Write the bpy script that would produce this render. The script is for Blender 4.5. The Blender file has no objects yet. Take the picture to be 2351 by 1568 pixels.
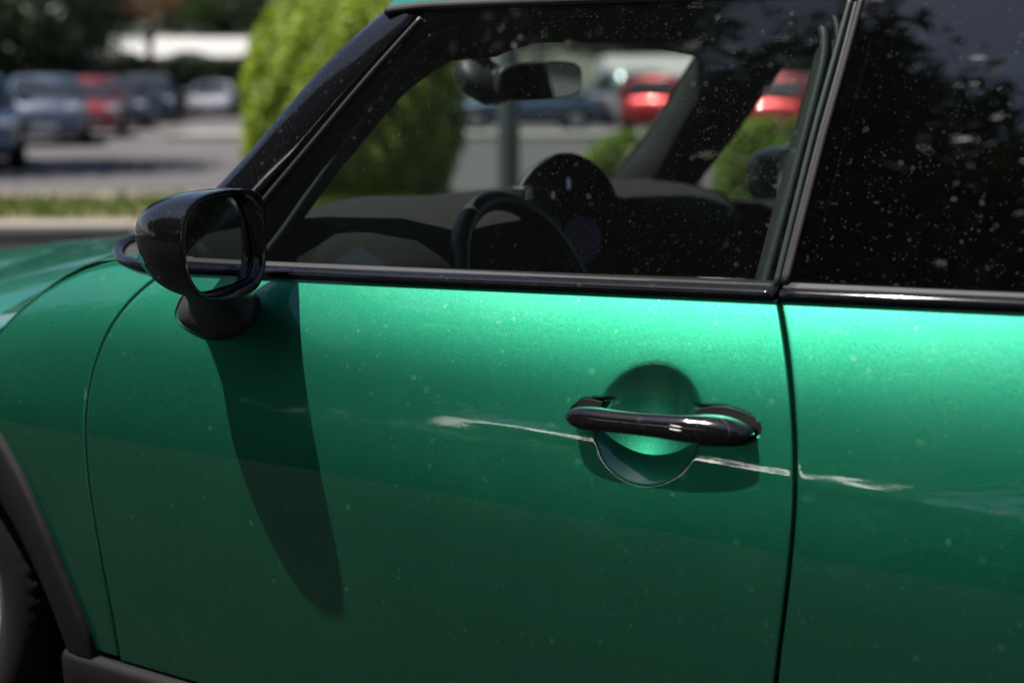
import bpy, bmesh, math, random, bisect
import numpy as np
from mathutils import Vector, Matrix

random.seed(7)
SC = bpy.context.scene
COL = SC.collection

# ------------------------------------------------------------------ camera
FPX, WPX, HPX, HORIZON = 3265.0, 2351.0, 1568.0, 200.0      # survey frame used to measure the car
YAW = math.radians(31.0)
PITCH = math.atan((HPX / 2 - HORIZON) / FPX)
CP = Vector((2.121, -1.495, 1.20))
RV = Vector((math.cos(YAW), math.sin(YAW), 0))
FH = Vector((-math.sin(YAW), math.cos(YAW), 0))
FV = (FH * math.cos(PITCH) + Vector((0, 0, -math.sin(PITCH)))).normalized()
UV = RV.cross(FV)
cam_d = bpy.data.cameras.new('camera')
cam = bpy.data.objects.new('camera', cam_d)
COL.objects.link(cam)
cam.matrix_world = Matrix(((RV.x, UV.x, -FV.x, CP.x), (RV.y, UV.y, -FV.y, CP.y), (RV.z, UV.z, -FV.z, CP.z), (0, 0, 0, 1)))
cam_d.sensor_width = 36.0
cam_d.lens = 36.0 * FPX / WPX
cam_d.clip_start = 0.05
cam_d.clip_end = 900
cam_d.dof.use_dof = True
cam_d.dof.focus_distance = 1.93
cam_d.dof.aperture_fstop = 2.3
cam_d.dof.aperture_blades = 9
SC.camera = cam

# ------------------------------------------------------------------ sky, sun, exposure
SUN_TO = Vector((-0.30, -0.265, 1.0)).normalized()
SUN_EL = math.asin(SUN_TO.z)
SUN_ROT = math.atan2(SUN_TO.x, SUN_TO.y)
world = bpy.data.worlds.new('World')
SC.world = world
world.use_nodes = True
wn, wl = world.node_tree.nodes, world.node_tree.links
wn.clear()
sky = wn.new('ShaderNodeTexSky')
sky.sky_type = 'NISHITA'
sky.sun_disc = False
sky.sun_elevation = SUN_EL
sky.sun_rotation = SUN_ROT
sky.air_density = 1.0
sky.dust_density = 1.2
sky.ozone_density = 2.0
bg = wn.new('ShaderNodeBackground')
bg.inputs['Strength'].default_value = 0.05
wo = wn.new('ShaderNodeOutputWorld')
wl.new(sky.outputs[0], bg.inputs[0])
wl.new(bg.outputs[0], wo.inputs[0])
sun_d = bpy.data.lights.new('sun', 'SUN')
sun_d.energy = 5.0
sun_d.angle = math.radians(0.53)
sun_d.color = (1.0, 0.955, 0.89)
sun = bpy.data.objects.new('sun', sun_d)
COL.objects.link(sun)
sun.rotation_euler = SUN_TO.to_track_quat('Z', 'Y').to_euler()
SC.view_settings.view_transform = 'Standard'
SC.view_settings.look = 'None'
SC.view_settings.exposure = 1.2
SC.view_settings.gamma = 1.0
SC.view_settings.use_curve_mapping = False
SC.render.engine = 'CYCLES'
SC.cycles.max_bounces = 14
SC.cycles.transparent_max_bounces = 24
SC.cycles.glossy_bounces = 6
SC.cycles.use_denoising = True
SC.cycles.sample_clamp_indirect = 6.0

# ------------------------------------------------------------------ survey helpers
def ray(x, y):
    return FV + RV * ((x - WPX / 2) / FPX) - UV * ((y - HPX / 2) / FPX)
def atY(x, y, Y):
    d = ray(x, y); return CP + d * ((Y - CP.y) / d.y)
def atX(x, y, X):
    d = ray(x, y); return CP + d * ((X - CP.x) / d.x)
def atZ(x, y, Z):
    d = ray(x, y); return CP + d * ((Z - CP.z) / d.z)
def at_plane(x, y, p0, n):
    d = ray(x, y); return CP + d * ((p0 - CP).dot(n) / d.dot(n))
def on(surf, x, y, off=0.0):
    Y = 0.1
    for _ in range(14):
        p = atY(x, y, Y); Y = surf(p.x, p.z) + off
    return atY(x, y, Y)
def lot(u, v, z=0.0):                       # a point of the car park, u to the right, v ahead of the photographer
    return Vector((CP.x, CP.y, 0)) + RV * u + FH * v + Vector((0, 0, z))
def lotc(px, v):                            # u of an image column at distance v
    return (px - WPX / 2) / FPX * (v * math.cos(PITCH) + CP.z * math.sin(PITCH))
LOT_ROT = YAW

def smooth01(a, b, x):
    t = min(1.0, max(0.0, (x - a) / (b - a))); return t * t * (3 - 2 * t)

# ------------------------------------------------------------------ mesh helpers
def mk(name, verts, faces, mat, parent=None, smooth=True, label=None, cat=None, group=None, kind=None):
    me = bpy.data.meshes.new(name)
    me.from_pydata([tuple(v) for v in verts], [], faces)
    if smooth:
        me.polygons.foreach_set('use_smooth', [True] * len(me.polygons))
    me.update()
    o = bpy.data.objects.new(name, me)
    COL.objects.link(o)
    if mat is not None:
        me.materials.append(mat)
    if parent is not None:
        o.parent = parent
    tag(o, label, cat, group, kind)
    return o
def tag(o, label=None, cat=None, group=None, kind=None):
    if label: o['label'] = label
    if cat: o['category'] = cat
    if group: o['group'] = group
    if kind: o['kind'] = kind
    return o
def empty(name, loc=(0, 0, 0), rz=0.0, label=None, cat=None, group=None, kind=None):
    o = bpy.data.objects.new(name, None)
    COL.objects.link(o)
    o.location = loc; o.rotation_euler = (0, 0, rz)
    return tag(o, label, cat, group, kind)
def fixn(o):
    bm = bmesh.new(); bm.from_mesh(o.data)
    bmesh.ops.recalc_face_normals(bm, faces=bm.faces)
    bm.to_mesh(o.data); bm.free(); return o
def bevel(o, w, seg=2, ang=35):
    m = o.modifiers.new('bevel', 'BEVEL'); m.width = w; m.segments = seg
    m.limit_method = 'ANGLE'; m.angle_limit = math.radians(ang); m.harden_normals = False
    return o
def sharp(o, ang=40):
    bm = bmesh.new(); bm.from_mesh(o.data)
    for e in bm.edges:
        if len(e.link_faces) == 2 and e.calc_face_angle(0) > math.radians(ang):
            e.smooth = False
    bm.to_mesh(o.data); bm.free(); return o
def boxm(c, s):
    x, y, z = c; a, b, d = s[0] / 2, s[1] / 2, s[2] / 2
    v = [(x + i * a, y + j * b, z + k * d) for i in (-1, 1) for j in (-1, 1) for k in (-1, 1)]
    f = [(0, 1, 3, 2), (4, 6, 7, 5), (0, 4, 5, 1), (2, 3, 7, 6), (0, 2, 6, 4), (1, 5, 7, 3)]
    return v, f
def box(name, c, s, mat, parent=None, bev=0.0, **k):
    v, f = boxm(c, s)
    o = mk(name, v, f, mat, parent, smooth=bev > 0, **k)
    if bev > 0: bevel(o, bev, 3)
    return o
def grid_faces(nr, nc, closed=False, off=0):
    F = []
    for i in range(nr - 1):
        for j in range(nc if closed else nc - 1):
            j2 = (j + 1) % nc
            F.append((off + i * nc + j, off + i * nc + j2, off + (i + 1) * nc + j2, off + (i + 1) * nc + j))
    return F
def loft(name, rings, mat, parent=None, closed=True, cap=True, smooth=True, fix=True, sh=None, **k):
    n = len(rings[0]); V = [p for r in rings for p in r]
    F = grid_faces(len(rings), n, closed)
    if cap and closed:
        F.append(tuple(range(n))[::-1]); F.append(tuple(range((len(rings) - 1) * n, len(rings) * n)))
    o = mk(name, V, F, mat, parent, smooth, **k)
    if fix: fixn(o)
    if sh: sharp(o, sh)
    return o
def crom(pts, n):
    P = [Vector(p) for p in pts]; out = []
    ext = [P[0] * 2 - P[1]] + P + [P[-1] * 2 - P[-2]]
    m = len(P) - 1
    for i in range(n):
        t = i / (n - 1) * m; k = min(int(t), m - 1); t -= k
        a, b, c, d = ext[k:k + 4]
        out.append(0.5 * ((2 * b) + (c - a) * t + (2 * a - 5 * b + 4 * c - d) * t * t + (3 * b - a - 3 * c + d) * t ** 3))
    return out
def tube(name, pts, r, mat, parent=None, seg=8, n=None, flat=1.0, **k):
    P = crom(pts, n) if n else [Vector(p) for p in pts]
    rings = []; up = None
    for i, p in enumerate(P):
        t = (P[min(i + 1, len(P) - 1)] - P[max(i - 1, 0)]).normalized()
        if up is None:
            up = Vector((0, 0, 1)) if abs(t.z) < 0.9 else Vector((1, 0, 0))
        up = (up - t * up.dot(t)).normalized(); s = t.cross(up)
        rr = r(i / (len(P) - 1)) if callable(r) else r
        rings.append([p + s * (math.cos(a) * rr) + up * (math.sin(a) * rr * flat) for a in [2 * math.pi * q / seg for q in range(seg)]])
    return loft(name, rings, mat, parent, **k)
def sweep(name, path, prof, mat, parent=None, far=False, **k):
    rings = [[Vector((p[0], p[1] + (d[0]), p[2] + d[1])) for d in prof] for p in path]
    if far: rings = [[mir(q) for q in r] for r in rings]
    n = len(prof); V = [p for r in rings for p in r]; F = grid_faces(len(rings), n, False)
    F.append(tuple(range(n))); F.append(tuple(range((len(rings) - 1) * n, len(rings) * n)))
    return fixn(mk(name, V, F, mat, parent, True, **k))
def lathe(prof, n, axis_pt=(0, 0, 0), mod=None):
    """prof: list of (r, y); spun about the Y axis"""
    V = []; m = len(prof)
    for i in range(n):
        a = 2 * math.pi * i / n
        for j, (r, y) in enumerate(prof):
            rr = mod(i, j, r) if mod else r
            V.append((axis_pt[0] + rr * math.cos(a), axis_pt[1] + y, axis_pt[2] + rr * math.sin(a)))
    F = []
    for i in range(n):
        i2 = (i + 1) % n
        for j in range(m - 1):
            F.append((i * m + j, i2 * m + j, i2 * m + j + 1, i * m + j + 1))
    return V, F
CARW = 1.744
def mir(p, dx=0.055):
    return Vector((p[0] + dx, CARW - p[1], p[2]))
def mir0(p):
    return Vector((p[0], CARW - p[1], p[2]))

# ------------------------------------------------------------------ materials
def newmat(name):
    m = bpy.data.materials.new(name); m.use_nodes = True
    nt = m.node_tree; nt.nodes.clear()
    out = nt.nodes.new('ShaderNodeOutputMaterial')
    return m, nt, out
def N(nt, t, **kw):
    n = nt.nodes.new(t)
    for k, v in kw.items(): setattr(n, k, v)
    return n
def mth(nt, op, a, b=None, c=None, clamp=False):
    n = N(nt, 'ShaderNodeMath', operation=op); n.use_clamp = clamp
    for i, v in enumerate((a, b, c)):
        if v is None: continue
        if isinstance(v, (int, float)): n.inputs[i].default_value = v
        else: nt.links.new(v, n.inputs[i])
    return n.outputs[0]
def mixc(nt, fac, a, b):
    n = N(nt, 'ShaderNodeMix', data_type='RGBA')
    for sock, v in ((n.inputs[0], fac), (n.inputs[6], a), (n.inputs[7], b)):
        if isinstance(v, (int, float)): sock.default_value = v
        elif isinstance(v, tuple): sock.default_value = (*v, 1) if len(v) == 3 else v
        else: nt.links.new(v, sock)
    return n.outputs[2]
def spots(nt, co, scale, lo, rmax, seed=0.0, ring=0.35):
    """dried water drops: one round mark per cell, random radius, faint centre"""
    mp = N(nt, 'ShaderNodeMapping'); mp.inputs['Location'].default_value = (seed, seed * 1.7, -seed)
    nt.links.new(co, mp.inputs['Vector'])
    nz = N(nt, 'ShaderNodeTexNoise'); nz.inputs['Scale'].default_value = scale * 2.3; nz.inputs['Detail'].default_value = 1.0
    nt.links.new(mp.outputs[0], nz.inputs['Vector'])
    add = N(nt, 'ShaderNodeMixRGB', blend_type='ADD'); add.inputs[0].default_value = 0.30 / scale
    nt.links.new(mp.outputs[0], add.inputs[1]); nt.links.new(nz.outputs['Color'], add.inputs[2])
    v = N(nt, 'ShaderNodeTexVoronoi', feature='F1'); v.inputs['Scale'].default_value = scale
    nt.links.new(add.outputs[0], v.inputs['Vector'])
    sp = N(nt, 'ShaderNodeSeparateColor'); nt.links.new(v.outputs['Color'], sp.inputs[0])
    rnd = mth(nt, 'MULTIPLY', mth(nt, 'SUBTRACT', sp.outputs[0], lo, clamp=True), rmax / (1 - lo))
    d = mth(nt, 'SUBTRACT', rnd, v.outputs['Distance'])
    outer = mth(nt, 'MULTIPLY', d, 22.0, clamp=True)
    inner = mth(nt, 'MULTIPLY', mth(nt, 'SUBTRACT', d, 0.07), 10.0, clamp=True)
    return mth(nt, 'MULTIPLY', mth(nt, 'SUBTRACT', outer, mth(nt, 'MULTIPLY', inner, ring)), mth(nt, 'MULTIPLY_ADD', sp.outputs[1], 0.7, 0.3))
def simple(name, col, rough=0.5, metal=0.0, coat=0.0, var=0.0, vscale=8.0, bump=0.0, bscale=200.0, spec=0.5, emit=None, estr=0.0):
    m, nt, out = newmat(name)
    p = N(nt, 'ShaderNodeBsdfPrincipled')
    p.inputs['Base Color'].default_value = (*col, 1); p.inputs['Roughness'].default_value = rough
    p.inputs['Metallic'].default_value = metal; p.inputs['Coat Weight'].default_value = coat
    p.inputs['Coat Roughness'].default_value = 0.03; p.inputs['Specular IOR Level'].default_value = spec
    tc = N(nt, 'ShaderNodeTexCoord')
    if var > 0:
        nz = N(nt, 'ShaderNodeTexNoise'); nz.inputs['Scale'].default_value = vscale; nz.inputs['Detail'].default_value = 5
        nt.links.new(tc.outputs['Object'], nz.inputs['Vector'])
        c = mixc(nt, nz.outputs['Fac'], tuple(x * (1 - var) for x in col), tuple(min(1, x * (1 + var)) for x in col))
        nt.links.new(c, p.inputs['Base Color'])
    if bump > 0:
        nb = N(nt, 'ShaderNodeTexNoise'); nb.inputs['Scale'].default_value = bscale; nb.inputs['Detail'].default_value = 3
        nt.links.new(tc.outputs['Object'], nb.inputs['Vector'])
        b = N(nt, 'ShaderNodeBump'); b.inputs['Strength'].default_value = bump; b.inputs['Distance'].default_value = 0.002
        nt.links.new(nb.outputs['Fac'], b.inputs['Height']); nt.links.new(b.outputs[0], p.inputs['Normal'])
    if emit:
        p.inputs['Emission Color'].default_value = (*emit, 1); p.inputs['Emission Strength'].default_value = estr
    nt.links.new(p.outputs[0], out.inputs[0])
    return m

def paint_mat(name, col, rough=0.42, metal=1.0, dusty=1.0, flake=0.085):
    m, nt, out = newmat(name)
    tc = N(nt, 'ShaderNodeTexCoord'); co = tc.outputs['Object']
    p = N(nt, 'ShaderNodeBsdfPrincipled')
    p.inputs['Coat Weight'].default_value = 1.0; p.inputs['Coat Roughness'].default_value = 0.025; p.inputs['Coat IOR'].default_value = 1.62
    # metal flakes: every sub-millimetre cell tips its own way
    v = N(nt, 'ShaderNodeTexVoronoi', feature='F1'); v.inputs['Scale'].default_value = 1500
    nt.links.new(co, v.inputs['Vector'])
    g = N(nt, 'ShaderNodeNewGeometry')
    vs = N(nt, 'ShaderNodeVectorMath', operation='SUBTRACT'); vs.inputs[1].default_value = (0.5, 0.5, 0.5)
    nt.links.new(v.outputs['Color'], vs.inputs[0])
    sc = N(nt, 'ShaderNodeVectorMath', operation='SCALE'); sc.inputs['Scale'].default_value = flake
    nt.links.new(vs.outputs[0], sc.inputs[0])
    ad = N(nt, 'ShaderNodeVectorMath', operation='ADD'); nt.links.new(g.outputs['Normal'], ad.inputs[0]); nt.links.new(sc.outputs[0], ad.inputs[1])
    nn = N(nt, 'ShaderNodeVectorMath', operation='NORMALIZE'); nt.links.new(ad.outputs[0], nn.inputs[0])
    nt.links.new(nn.outputs[0], p.inputs['Normal'])
    # coat: faint orange peel
    nb = N(nt, 'ShaderNodeTexNoise'); nb.inputs['Scale'].default_value = 260; nb.inputs['Detail'].default_value = 1
    nt.links.new(co, nb.inputs['Vector'])
    b = N(nt, 'ShaderNodeBump'); b.inputs['Strength'].default_value = 0.02; b.inputs['Distance'].default_value = 0.0008
    nt.links.new(nb.outputs['Fac'], b.inputs['Height']); nt.links.new(b.outputs[0], p.inputs['Coat Normal'])
    # dried drops and a film of dust
    s1 = spots(nt, co, 46, 0.45, 0.22, 1.3, 0.55); s2 = spots(nt, co, 110, 0.55, 0.26, 4.1)
    s3 = spots(nt, co, 330, 0.85, 0.30, 9.1, 0.0)
    d = mth(nt, 'MAXIMUM', mth(nt, 'MULTIPLY', s1, 0.10 * dusty), mth(nt, 'MAXIMUM', mth(nt, 'MULTIPLY', s2, 0.08 * dusty), mth(nt, 'MULTIPLY', s3, 0.22 * dusty)))
    dn = N(nt, 'ShaderNodeTexNoise'); dn.inputs['Scale'].default_value = 5.0; dn.inputs['Detail'].default_value = 6; dn.inputs['Roughness'].default_value = 0.65
    nt.links.new(co, dn.inputs['Vector'])
    film = mth(nt, 'MULTIPLY', mth(nt, 'SUBTRACT', dn.outputs['Fac'], 0.42, clamp=True), 0.045 * dusty)
    dust = mth(nt, 'ADD', d, film, clamp=True)
    c2 = mixc(nt, mth(nt, 'MULTIPLY', v.outputs['Distance'], 0.9, clamp=True), tuple(min(1, x * 1.25) for x in col), tuple(x * 0.8 for x in col))
    nt.links.new(mixc(nt, dust, c2, (0.42, 0.44, 0.42)), p.inputs['Base Color'])
    nt.links.new(mth(nt, 'MULTIPLY', mth(nt, 'SUBTRACT', 1.0, dust), metal), p.inputs['Metallic'])
    nt.links.new(mth(nt, 'MULTIPLY_ADD', dust, 0.4, rough), p.inputs['Roughness'])
    nt.links.new(mth(nt, 'MULTIPLY_ADD', dust, 0.25, 0.02), p.inputs['Coat Roughness'])
    nt.links.new(p.outputs[0], out.inputs[0])
    return m

def gloss_black(name, col=(0.004, 0.004, 0.005), dusty=1.0):
    m, nt, out = newmat(name)
    tc = N(nt, 'ShaderNodeTexCoord'); co = tc.outputs['Object']
    p = N(nt, 'ShaderNodeBsdfPrincipled')
    s1 = spots(nt, co, 80, 0.4, 0.32, 2.2); s2 = spots(nt, co, 420, 0.8, 0.35, 5.2, 0.0)
    d = mth(nt, 'MAXIMUM', mth(nt, 'MULTIPLY', s1, 0.035 * dusty), mth(nt, 'MULTIPLY', s2, 0.10 * dusty))
    nt.links.new(mixc(nt, d, col, (0.5, 0.5, 0.5)), p.inputs['Base Color'])
    nt.links.new(mth(nt, 'MULTIPLY_ADD', d, 0.5, 0.06), p.inputs['Roughness'])
    p.inputs['Specular IOR Level'].default_value = 0.6
    nt.links.new(p.outputs[0], out.inputs[0])
    return m

def glass_mat(name, tint, dusty=1.0, scale=60, refl=1.0):
    m, nt, out = newmat(name)
    tc = N(nt, 'ShaderNodeTexCoord'); co = tc.outputs['Object']
    tr = N(nt, 'ShaderNodeBsdfTransparent'); tr.inputs[0].default_value = (*tint, 1)
    gl = N(nt, 'ShaderNodeBsdfGlossy'); gl.inputs['Roughness'].default_value = 0.0
    geo = N(nt, 'ShaderNodeNewGeometry')             # Schlick reflectance of a thin pane, the same from both sides
    dt = N(nt, 'ShaderNodeVectorMath', operation='DOT_PRODUCT'); nt.links.new(geo.outputs['Normal'], dt.inputs[0]); nt.links.new(geo.outputs['Incoming'], dt.inputs[1])
    gz = mth(nt, 'SUBTRACT', 1.0, mth(nt, 'ABSOLUTE', dt.outputs['Value']), clamp=True)
    fre = mth(nt, 'MULTIPLY_ADD', mth(nt, 'POWER', gz, 5.0), 0.96, 0.042)
    mx = N(nt, 'ShaderNodeMixShader'); nt.links.new(mth(nt, 'MULTIPLY', fre, refl, clamp=True), mx.inputs[0])
    nt.links.new(tr.outputs[0], mx.inputs[1]); nt.links.new(gl.outputs[0], mx.inputs[2])
    if dusty > 0:
        s1 = spots(nt, co, scale, 0.35, 0.26, 3.3); s2 = spots(nt, co, scale * 2.4, 0.5, 0.30, 7.1); s3 = spots(nt, co, scale * 6, 0.8, 0.35, 6.1, 0.0)
        dn = N(nt, 'ShaderNodeTexNoise'); dn.inputs['Scale'].default_value = 4.0; dn.inputs['Detail'].default_value = 3
        nt.links.new(co, dn.inputs['Vector'])
        sx = N(nt, 'ShaderNodeSeparateXYZ'); nt.links.new(co, sx.inputs[0])
        pat = mth(nt, 'MULTIPLY_ADD', mth(nt, 'ADD', mth(nt, 'SUBTRACT', dn.outputs['Fac'], 0.55), mth(nt, 'MULTIPLY', mth(nt, 'SUBTRACT', sx.outputs[0], 0.95), 0.35)), 3.2, 0.30, clamp=True)
        d = mth(nt, 'MAXIMUM', mth(nt, 'MULTIPLY', s1, 0.034 * dusty), mth(nt, 'MAXIMUM', mth(nt, 'MULTIPLY', s2, 0.034 * dusty), mth(nt, 'MULTIPLY', s3, 0.07 * dusty)))
        d = mth(nt, 'MULTIPLY_ADD', d, pat, 0.0012 * dusty)
        df = N(nt, 'ShaderNodeBsdfDiffuse'); df.inputs[0].default_value = (0.62, 0.66, 0.64, 1)
        m2 = N(nt, 'ShaderNodeMixShader'); nt.links.new(d, m2.inputs[0]); nt.links.new(mx.outputs[0], m2.inputs[1]); nt.links.new(df.outputs[0], m2.inputs[2])
        nt.links.new(m2.outputs[0], out.inputs[0])
    else:
        nt.links.new(mx.outputs[0], out.inputs[0])
    return m

def leaf_mat(name, c1, c2, trans=0.35, vscale=0.6):
    m, nt, out = newmat(name)
    g = N(nt, 'ShaderNodeNewGeometry')
    tc = N(nt, 'ShaderNodeTexCoord')
    nz = N(nt, 'ShaderNodeTexNoise'); nz.inputs['Scale'].default_value = vscale; nz.inputs['Detail'].default_value = 2
    nt.links.new(tc.outputs['Object'], nz.inputs['Vector'])
    f = mth(nt, 'MULTIPLY_ADD', g.outputs['Random Per Island'], 0.6, mth(nt, 'MULTIPLY_ADD', nz.outputs['Fac'], 1.0, -0.3), clamp=True)
    c = mixc(nt, f, c1, c2)
    p = N(nt, 'ShaderNodeBsdfPrincipled'); p.inputs['Roughness'].default_value = 0.45; p.inputs['Specular IOR Level'].default_value = 0.35
    nt.links.new(c, p.inputs['Base Color'])
    t = N(nt, 'ShaderNodeBsdfTranslucent'); nt.links.new(c, t.inputs[0])
    mx = N(nt, 'ShaderNodeMixShader'); mx.inputs[0].default_value = trans
    nt.links.new(p.outputs[0], mx.inputs[1]); nt.links.new(t.outputs[0], mx.inputs[2])
    nt.links.new(mx.outputs[0], out.inputs[0])
    return m

def ground_mat(name, c1, c2, s1=0.35, s2=60.0, rough=0.95, bump=0.4, spec=0.06):
    m, nt, out = newmat(name)
    tc = N(nt, 'ShaderNodeTexCoord'); co = tc.outputs['Object']
    a = N(nt, 'ShaderNodeTexNoise'); a.inputs['Scale'].default_value = s1; a.inputs['Detail'].default_value = 8; nt.links.new(co, a.inputs['Vector'])
    b = N(nt, 'ShaderNodeTexNoise'); b.inputs['Scale'].default_value = s2; b.inputs['Detail'].default_value = 4; nt.links.new(co, b.inputs['Vector'])
    f = mth(nt, 'MULTIPLY_ADD', b.outputs['Fac'], 0.6, mth(nt, 'MULTIPLY_ADD', a.outputs['Fac'], 0.9, -0.28), clamp=True)
    p = N(nt, 'ShaderNodeBsdfPrincipled'); p.inputs['Roughness'].default_value = rough; p.inputs['Specular IOR Level'].default_value = spec
    nt.links.new(mixc(nt, f, c1, c2), p.inputs['Base Color'])
    bp = N(nt, 'ShaderNodeBump'); bp.inputs['Strength'].default_value = bump; bp.inputs['Distance'].default_value = 0.01
    nt.links.new(b.outputs['Fac'], bp.inputs['Height']); nt.links.new(bp.outputs[0], p.inputs['Normal'])
    nt.links.new(p.outputs[0], out.inputs[0])
    return m

GREEN = (0.017, 0.205, 0.116)
M_paint = paint_mat('green_metallic_paint', GREEN)
M_gloss = gloss_black('gloss_black')
M_handle = gloss_black('gloss_black_handle')
M_matte = simple('black_plastic', (0.006, 0.006, 0.0065), 0.55, bump=0.25, bscale=900, var=0.2)
M_clad = simple('grey_black_cladding', (0.0050, 0.0045, 0.0052), 0.6, spec=0.18, bump=0.5, bscale=1600, var=0.15, vscale=20)
M_rub = simple('rubber_seal', (0.009, 0.0095, 0.0095), 0.5, var=0.2)
M_rubg = simple('weathered_rubber_seal', (0.03, 0.038, 0.035), 0.5, var=0.25, vscale=40)
M_strip = simple('satin_trim_strip', (0.034, 0.031, 0.033), 0.55, spec=0.15, metal=0.0, var=0.15, vscale=30)
M_dark = simple('dark_void', (0.004, 0.004, 0.004), 0.9)
M_tyre = simple('tyre_rubber', (0.0075, 0.0066, 0.0060), 0.85, spec=0.15, var=0.3, vscale=30, bump=0.3, bscale=300)
M_rim = simple('alloy_rim', (0.5, 0.5, 0.52), 0.3, metal=0.9)
M_rimd = simple('dark_rim', (0.06, 0.06, 0.065), 0.4, metal=0.4)
M_mirror = simple('mirror_glass', (0.62, 0.66, 0.64), 0.0, metal=1.0)
M_doorglass = glass_mat('door_glass', (0.785, 0.83, 0.81), 1.0)
M_windsc = glass_mat('windscreen_glass', (0.96, 0.985, 0.975), 0.0, refl=0.5)
M_farglass = glass_mat('passenger_glass', (0.92, 0.95, 0.935), 0.0, refl=0.5)
M_privacy = glass_mat('privacy_glass', (0.17, 0.18, 0.18), 1.0, refl=2.6)
M_dash = simple('dashboard_fabric', (0.020, 0.0195, 0.0198), 0.9, var=0.25, vscale=60, bump=0.6, bscale=700, spec=0.03)
M_trim = simple('interior_trim', (0.010, 0.010, 0.011), 0.8, var=0.2, vscale=30)
M_liner = simple('headliner', (0.008, 0.0085, 0.0085), 0.95)
M_leather = simple('wheel_leather', (0.012, 0.012, 0.013), 0.42, bump=0.3, bscale=500)
M_screen = simple('display_glass', (0.004, 0.005, 0.012), 0.08)
M_icon = simple('display_icon', (0.03, 0.03, 0.035), 0.4, emit=(0.55, 0.65, 0.9), estr=0.06)
M_icon2 = simple('display_picture', (0.006, 0.006, 0.012), 0.3, emit=(0.10, 0.10, 0.22), estr=0.02)
M_seat = simple('seat_fabric', (0.02, 0.021, 0.022), 0.85, bump=0.5, bscale=300)
M_chrome = simple('bright_metal', (0.7, 0.7, 0.7), 0.12, metal=1.0)
M_silver = simple('satin_silver', (0.45, 0.45, 0.45), 0.35, metal=0.8)

# ================================================================== the ground and the car park
M_asph = ground_mat('asphalt', (0.060, 0.056, 0.058), (0.090, 0.085, 0.087), 0.3, 50)
M_bay = ground_mat('dimmed_bay_asphalt', (0.009, 0.0085, 0.008), (0.019, 0.0178, 0.0165), 0.4, 60)  # asphalt colour darkened to cut the light it bounces onto the door
M_conc = ground_mat('concrete', (0.16, 0.148, 0.135), (0.25, 0.235, 0.215), 1.2, 30, bump=0.2)
M_tan = ground_mat('tan_kerb', (0.15, 0.12, 0.095), (0.24, 0.20, 0.165), 1.0, 20, bump=0.2)
M_soil = ground_mat('dry_soil', (0.10, 0.077, 0.05), (0.19, 0.15, 0.10), 1.0, 20)
g = mk('ground', [(-260, -260, 0), (260, -260, 0), (260, 260, 0), (-260, 260, 0)], [(0, 1, 2, 3)], M_bay, smooth=False, kind='structure')
mk('lane', [(9.0, -12.0, 0.004), (60.0, -12.0, 0.004), (60.0, 14.0, 0.004), (9.0, 14.0, 0.004)], [(0, 1, 2, 3)], M_asph, smooth=False, kind='structure')
mk('lane', [lot(-90, 14.9, 0.004), lot(110, 14.9, 0.004), lot(110, 160, 0.004), lot(-90, 160, 0.004)], [(0, 1, 2, 3)], M_asph, smooth=False, kind='structure')

def lot_box(name, u0, u1, v0, v1, z0, z1, mat, kind='structure', bev=0.0, **k):
    V = [lot(u, v, z) for u in (u0, u1) for v in (v0, v1) for z in (z0, z1)]
    F = [(0, 1, 3, 2), (4, 6, 7, 5), (0, 4, 5, 1), (2, 3, 7, 6), (0, 2, 6, 4), (1, 5, 7, 3)]
    o = fixn(mk(name, V, F, mat, smooth=bev > 0, kind=kind, **k))
    if bev: bevel(o, bev, 2)
    return o
# planted strip between two kerbs, 11 m ahead
for i in range(-7, 8):
    lot_box('kerb', i * 3.0 + 0.006, i * 3.0 + 2.994, 11.15, 11.42, -0.02, 0.14, M_conc, bev=0.02)
    lot_box('kerb', i * 3.0 + 0.006, i * 3.0 + 2.994, 14.5, 15.2, -0.02, 0.10, M_tan, bev=0.02)
lot_box('planting_bed', -21, 24, 11.424, 14.496, -0.05, 0.10, M_soil)
# pavement strip and kerb beyond the lane
for i in range(-2, 8):
    lot_box('kerb', i * 4.0 + 0.006, i * 4.0 + 3.994, 33.0, 33.4, -0.02, 0.13, M_conc, bev=0.02)
lot_box('pavement', -8, 32, 33.404, 36.5, -0.02, 0.11, M_conc)

# ================================================================== the green car: body surfaces
_zt = [0.10, 0.20, 0.30, 0.45, 0.62, 0.72, 0.80, 0.88, 0.91, 0.95, 1.00, 1.10]
_tt = [-16, -11, -7, -2.5, 4.0, 11.5, 17.2, 30.5, 33.0, 36.0, 43.0, 52.0]
_zz = np.linspace(0.10, 1.10, 401)
_th = np.interp(_zz, _zt, _tt)
for _ in range(3):
    _th = np.convolve(np.pad(_th, 6, mode='edge'), np.ones(13) / 13, mode='valid')
_yy = np.concatenate([[0], np.cumsum(np.tan(np.radians((_th[1:] + _th[:-1]) / 2)) * (_zz[1] - _zz[0]))])
_yy -= _yy.min()
_zz_l, _yy_l = _zz.tolist(), _yy.tolist()
def yprof(z):
    z = min(1.0999, max(0.1001, z)); t = (z - 0.10) / (1.0 / 400); k = int(t); t -= k
    return _yy_l[k] * (1 - t) + _yy_l[k + 1] * t
_tt2 = [-16, -11, -7, -2.5, 4.5, 12.0, 17.0, 24.0, 26.0, 28.5, 37.0, 50.0]
_th2 = np.interp(_zz, _zt, _tt2)
for _ in range(3):
    _th2 = np.convolve(np.pad(_th2, 8, mode='edge'), np.ones(17) / 17, mode='valid')
_yy2 = np.concatenate([[0], np.cumsum(np.tan(np.radians((_th2[1:] + _th2[:-1]) / 2)) * (_zz[1] - _zz[0]))])
_yy2 -= _yy2.min()
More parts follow.
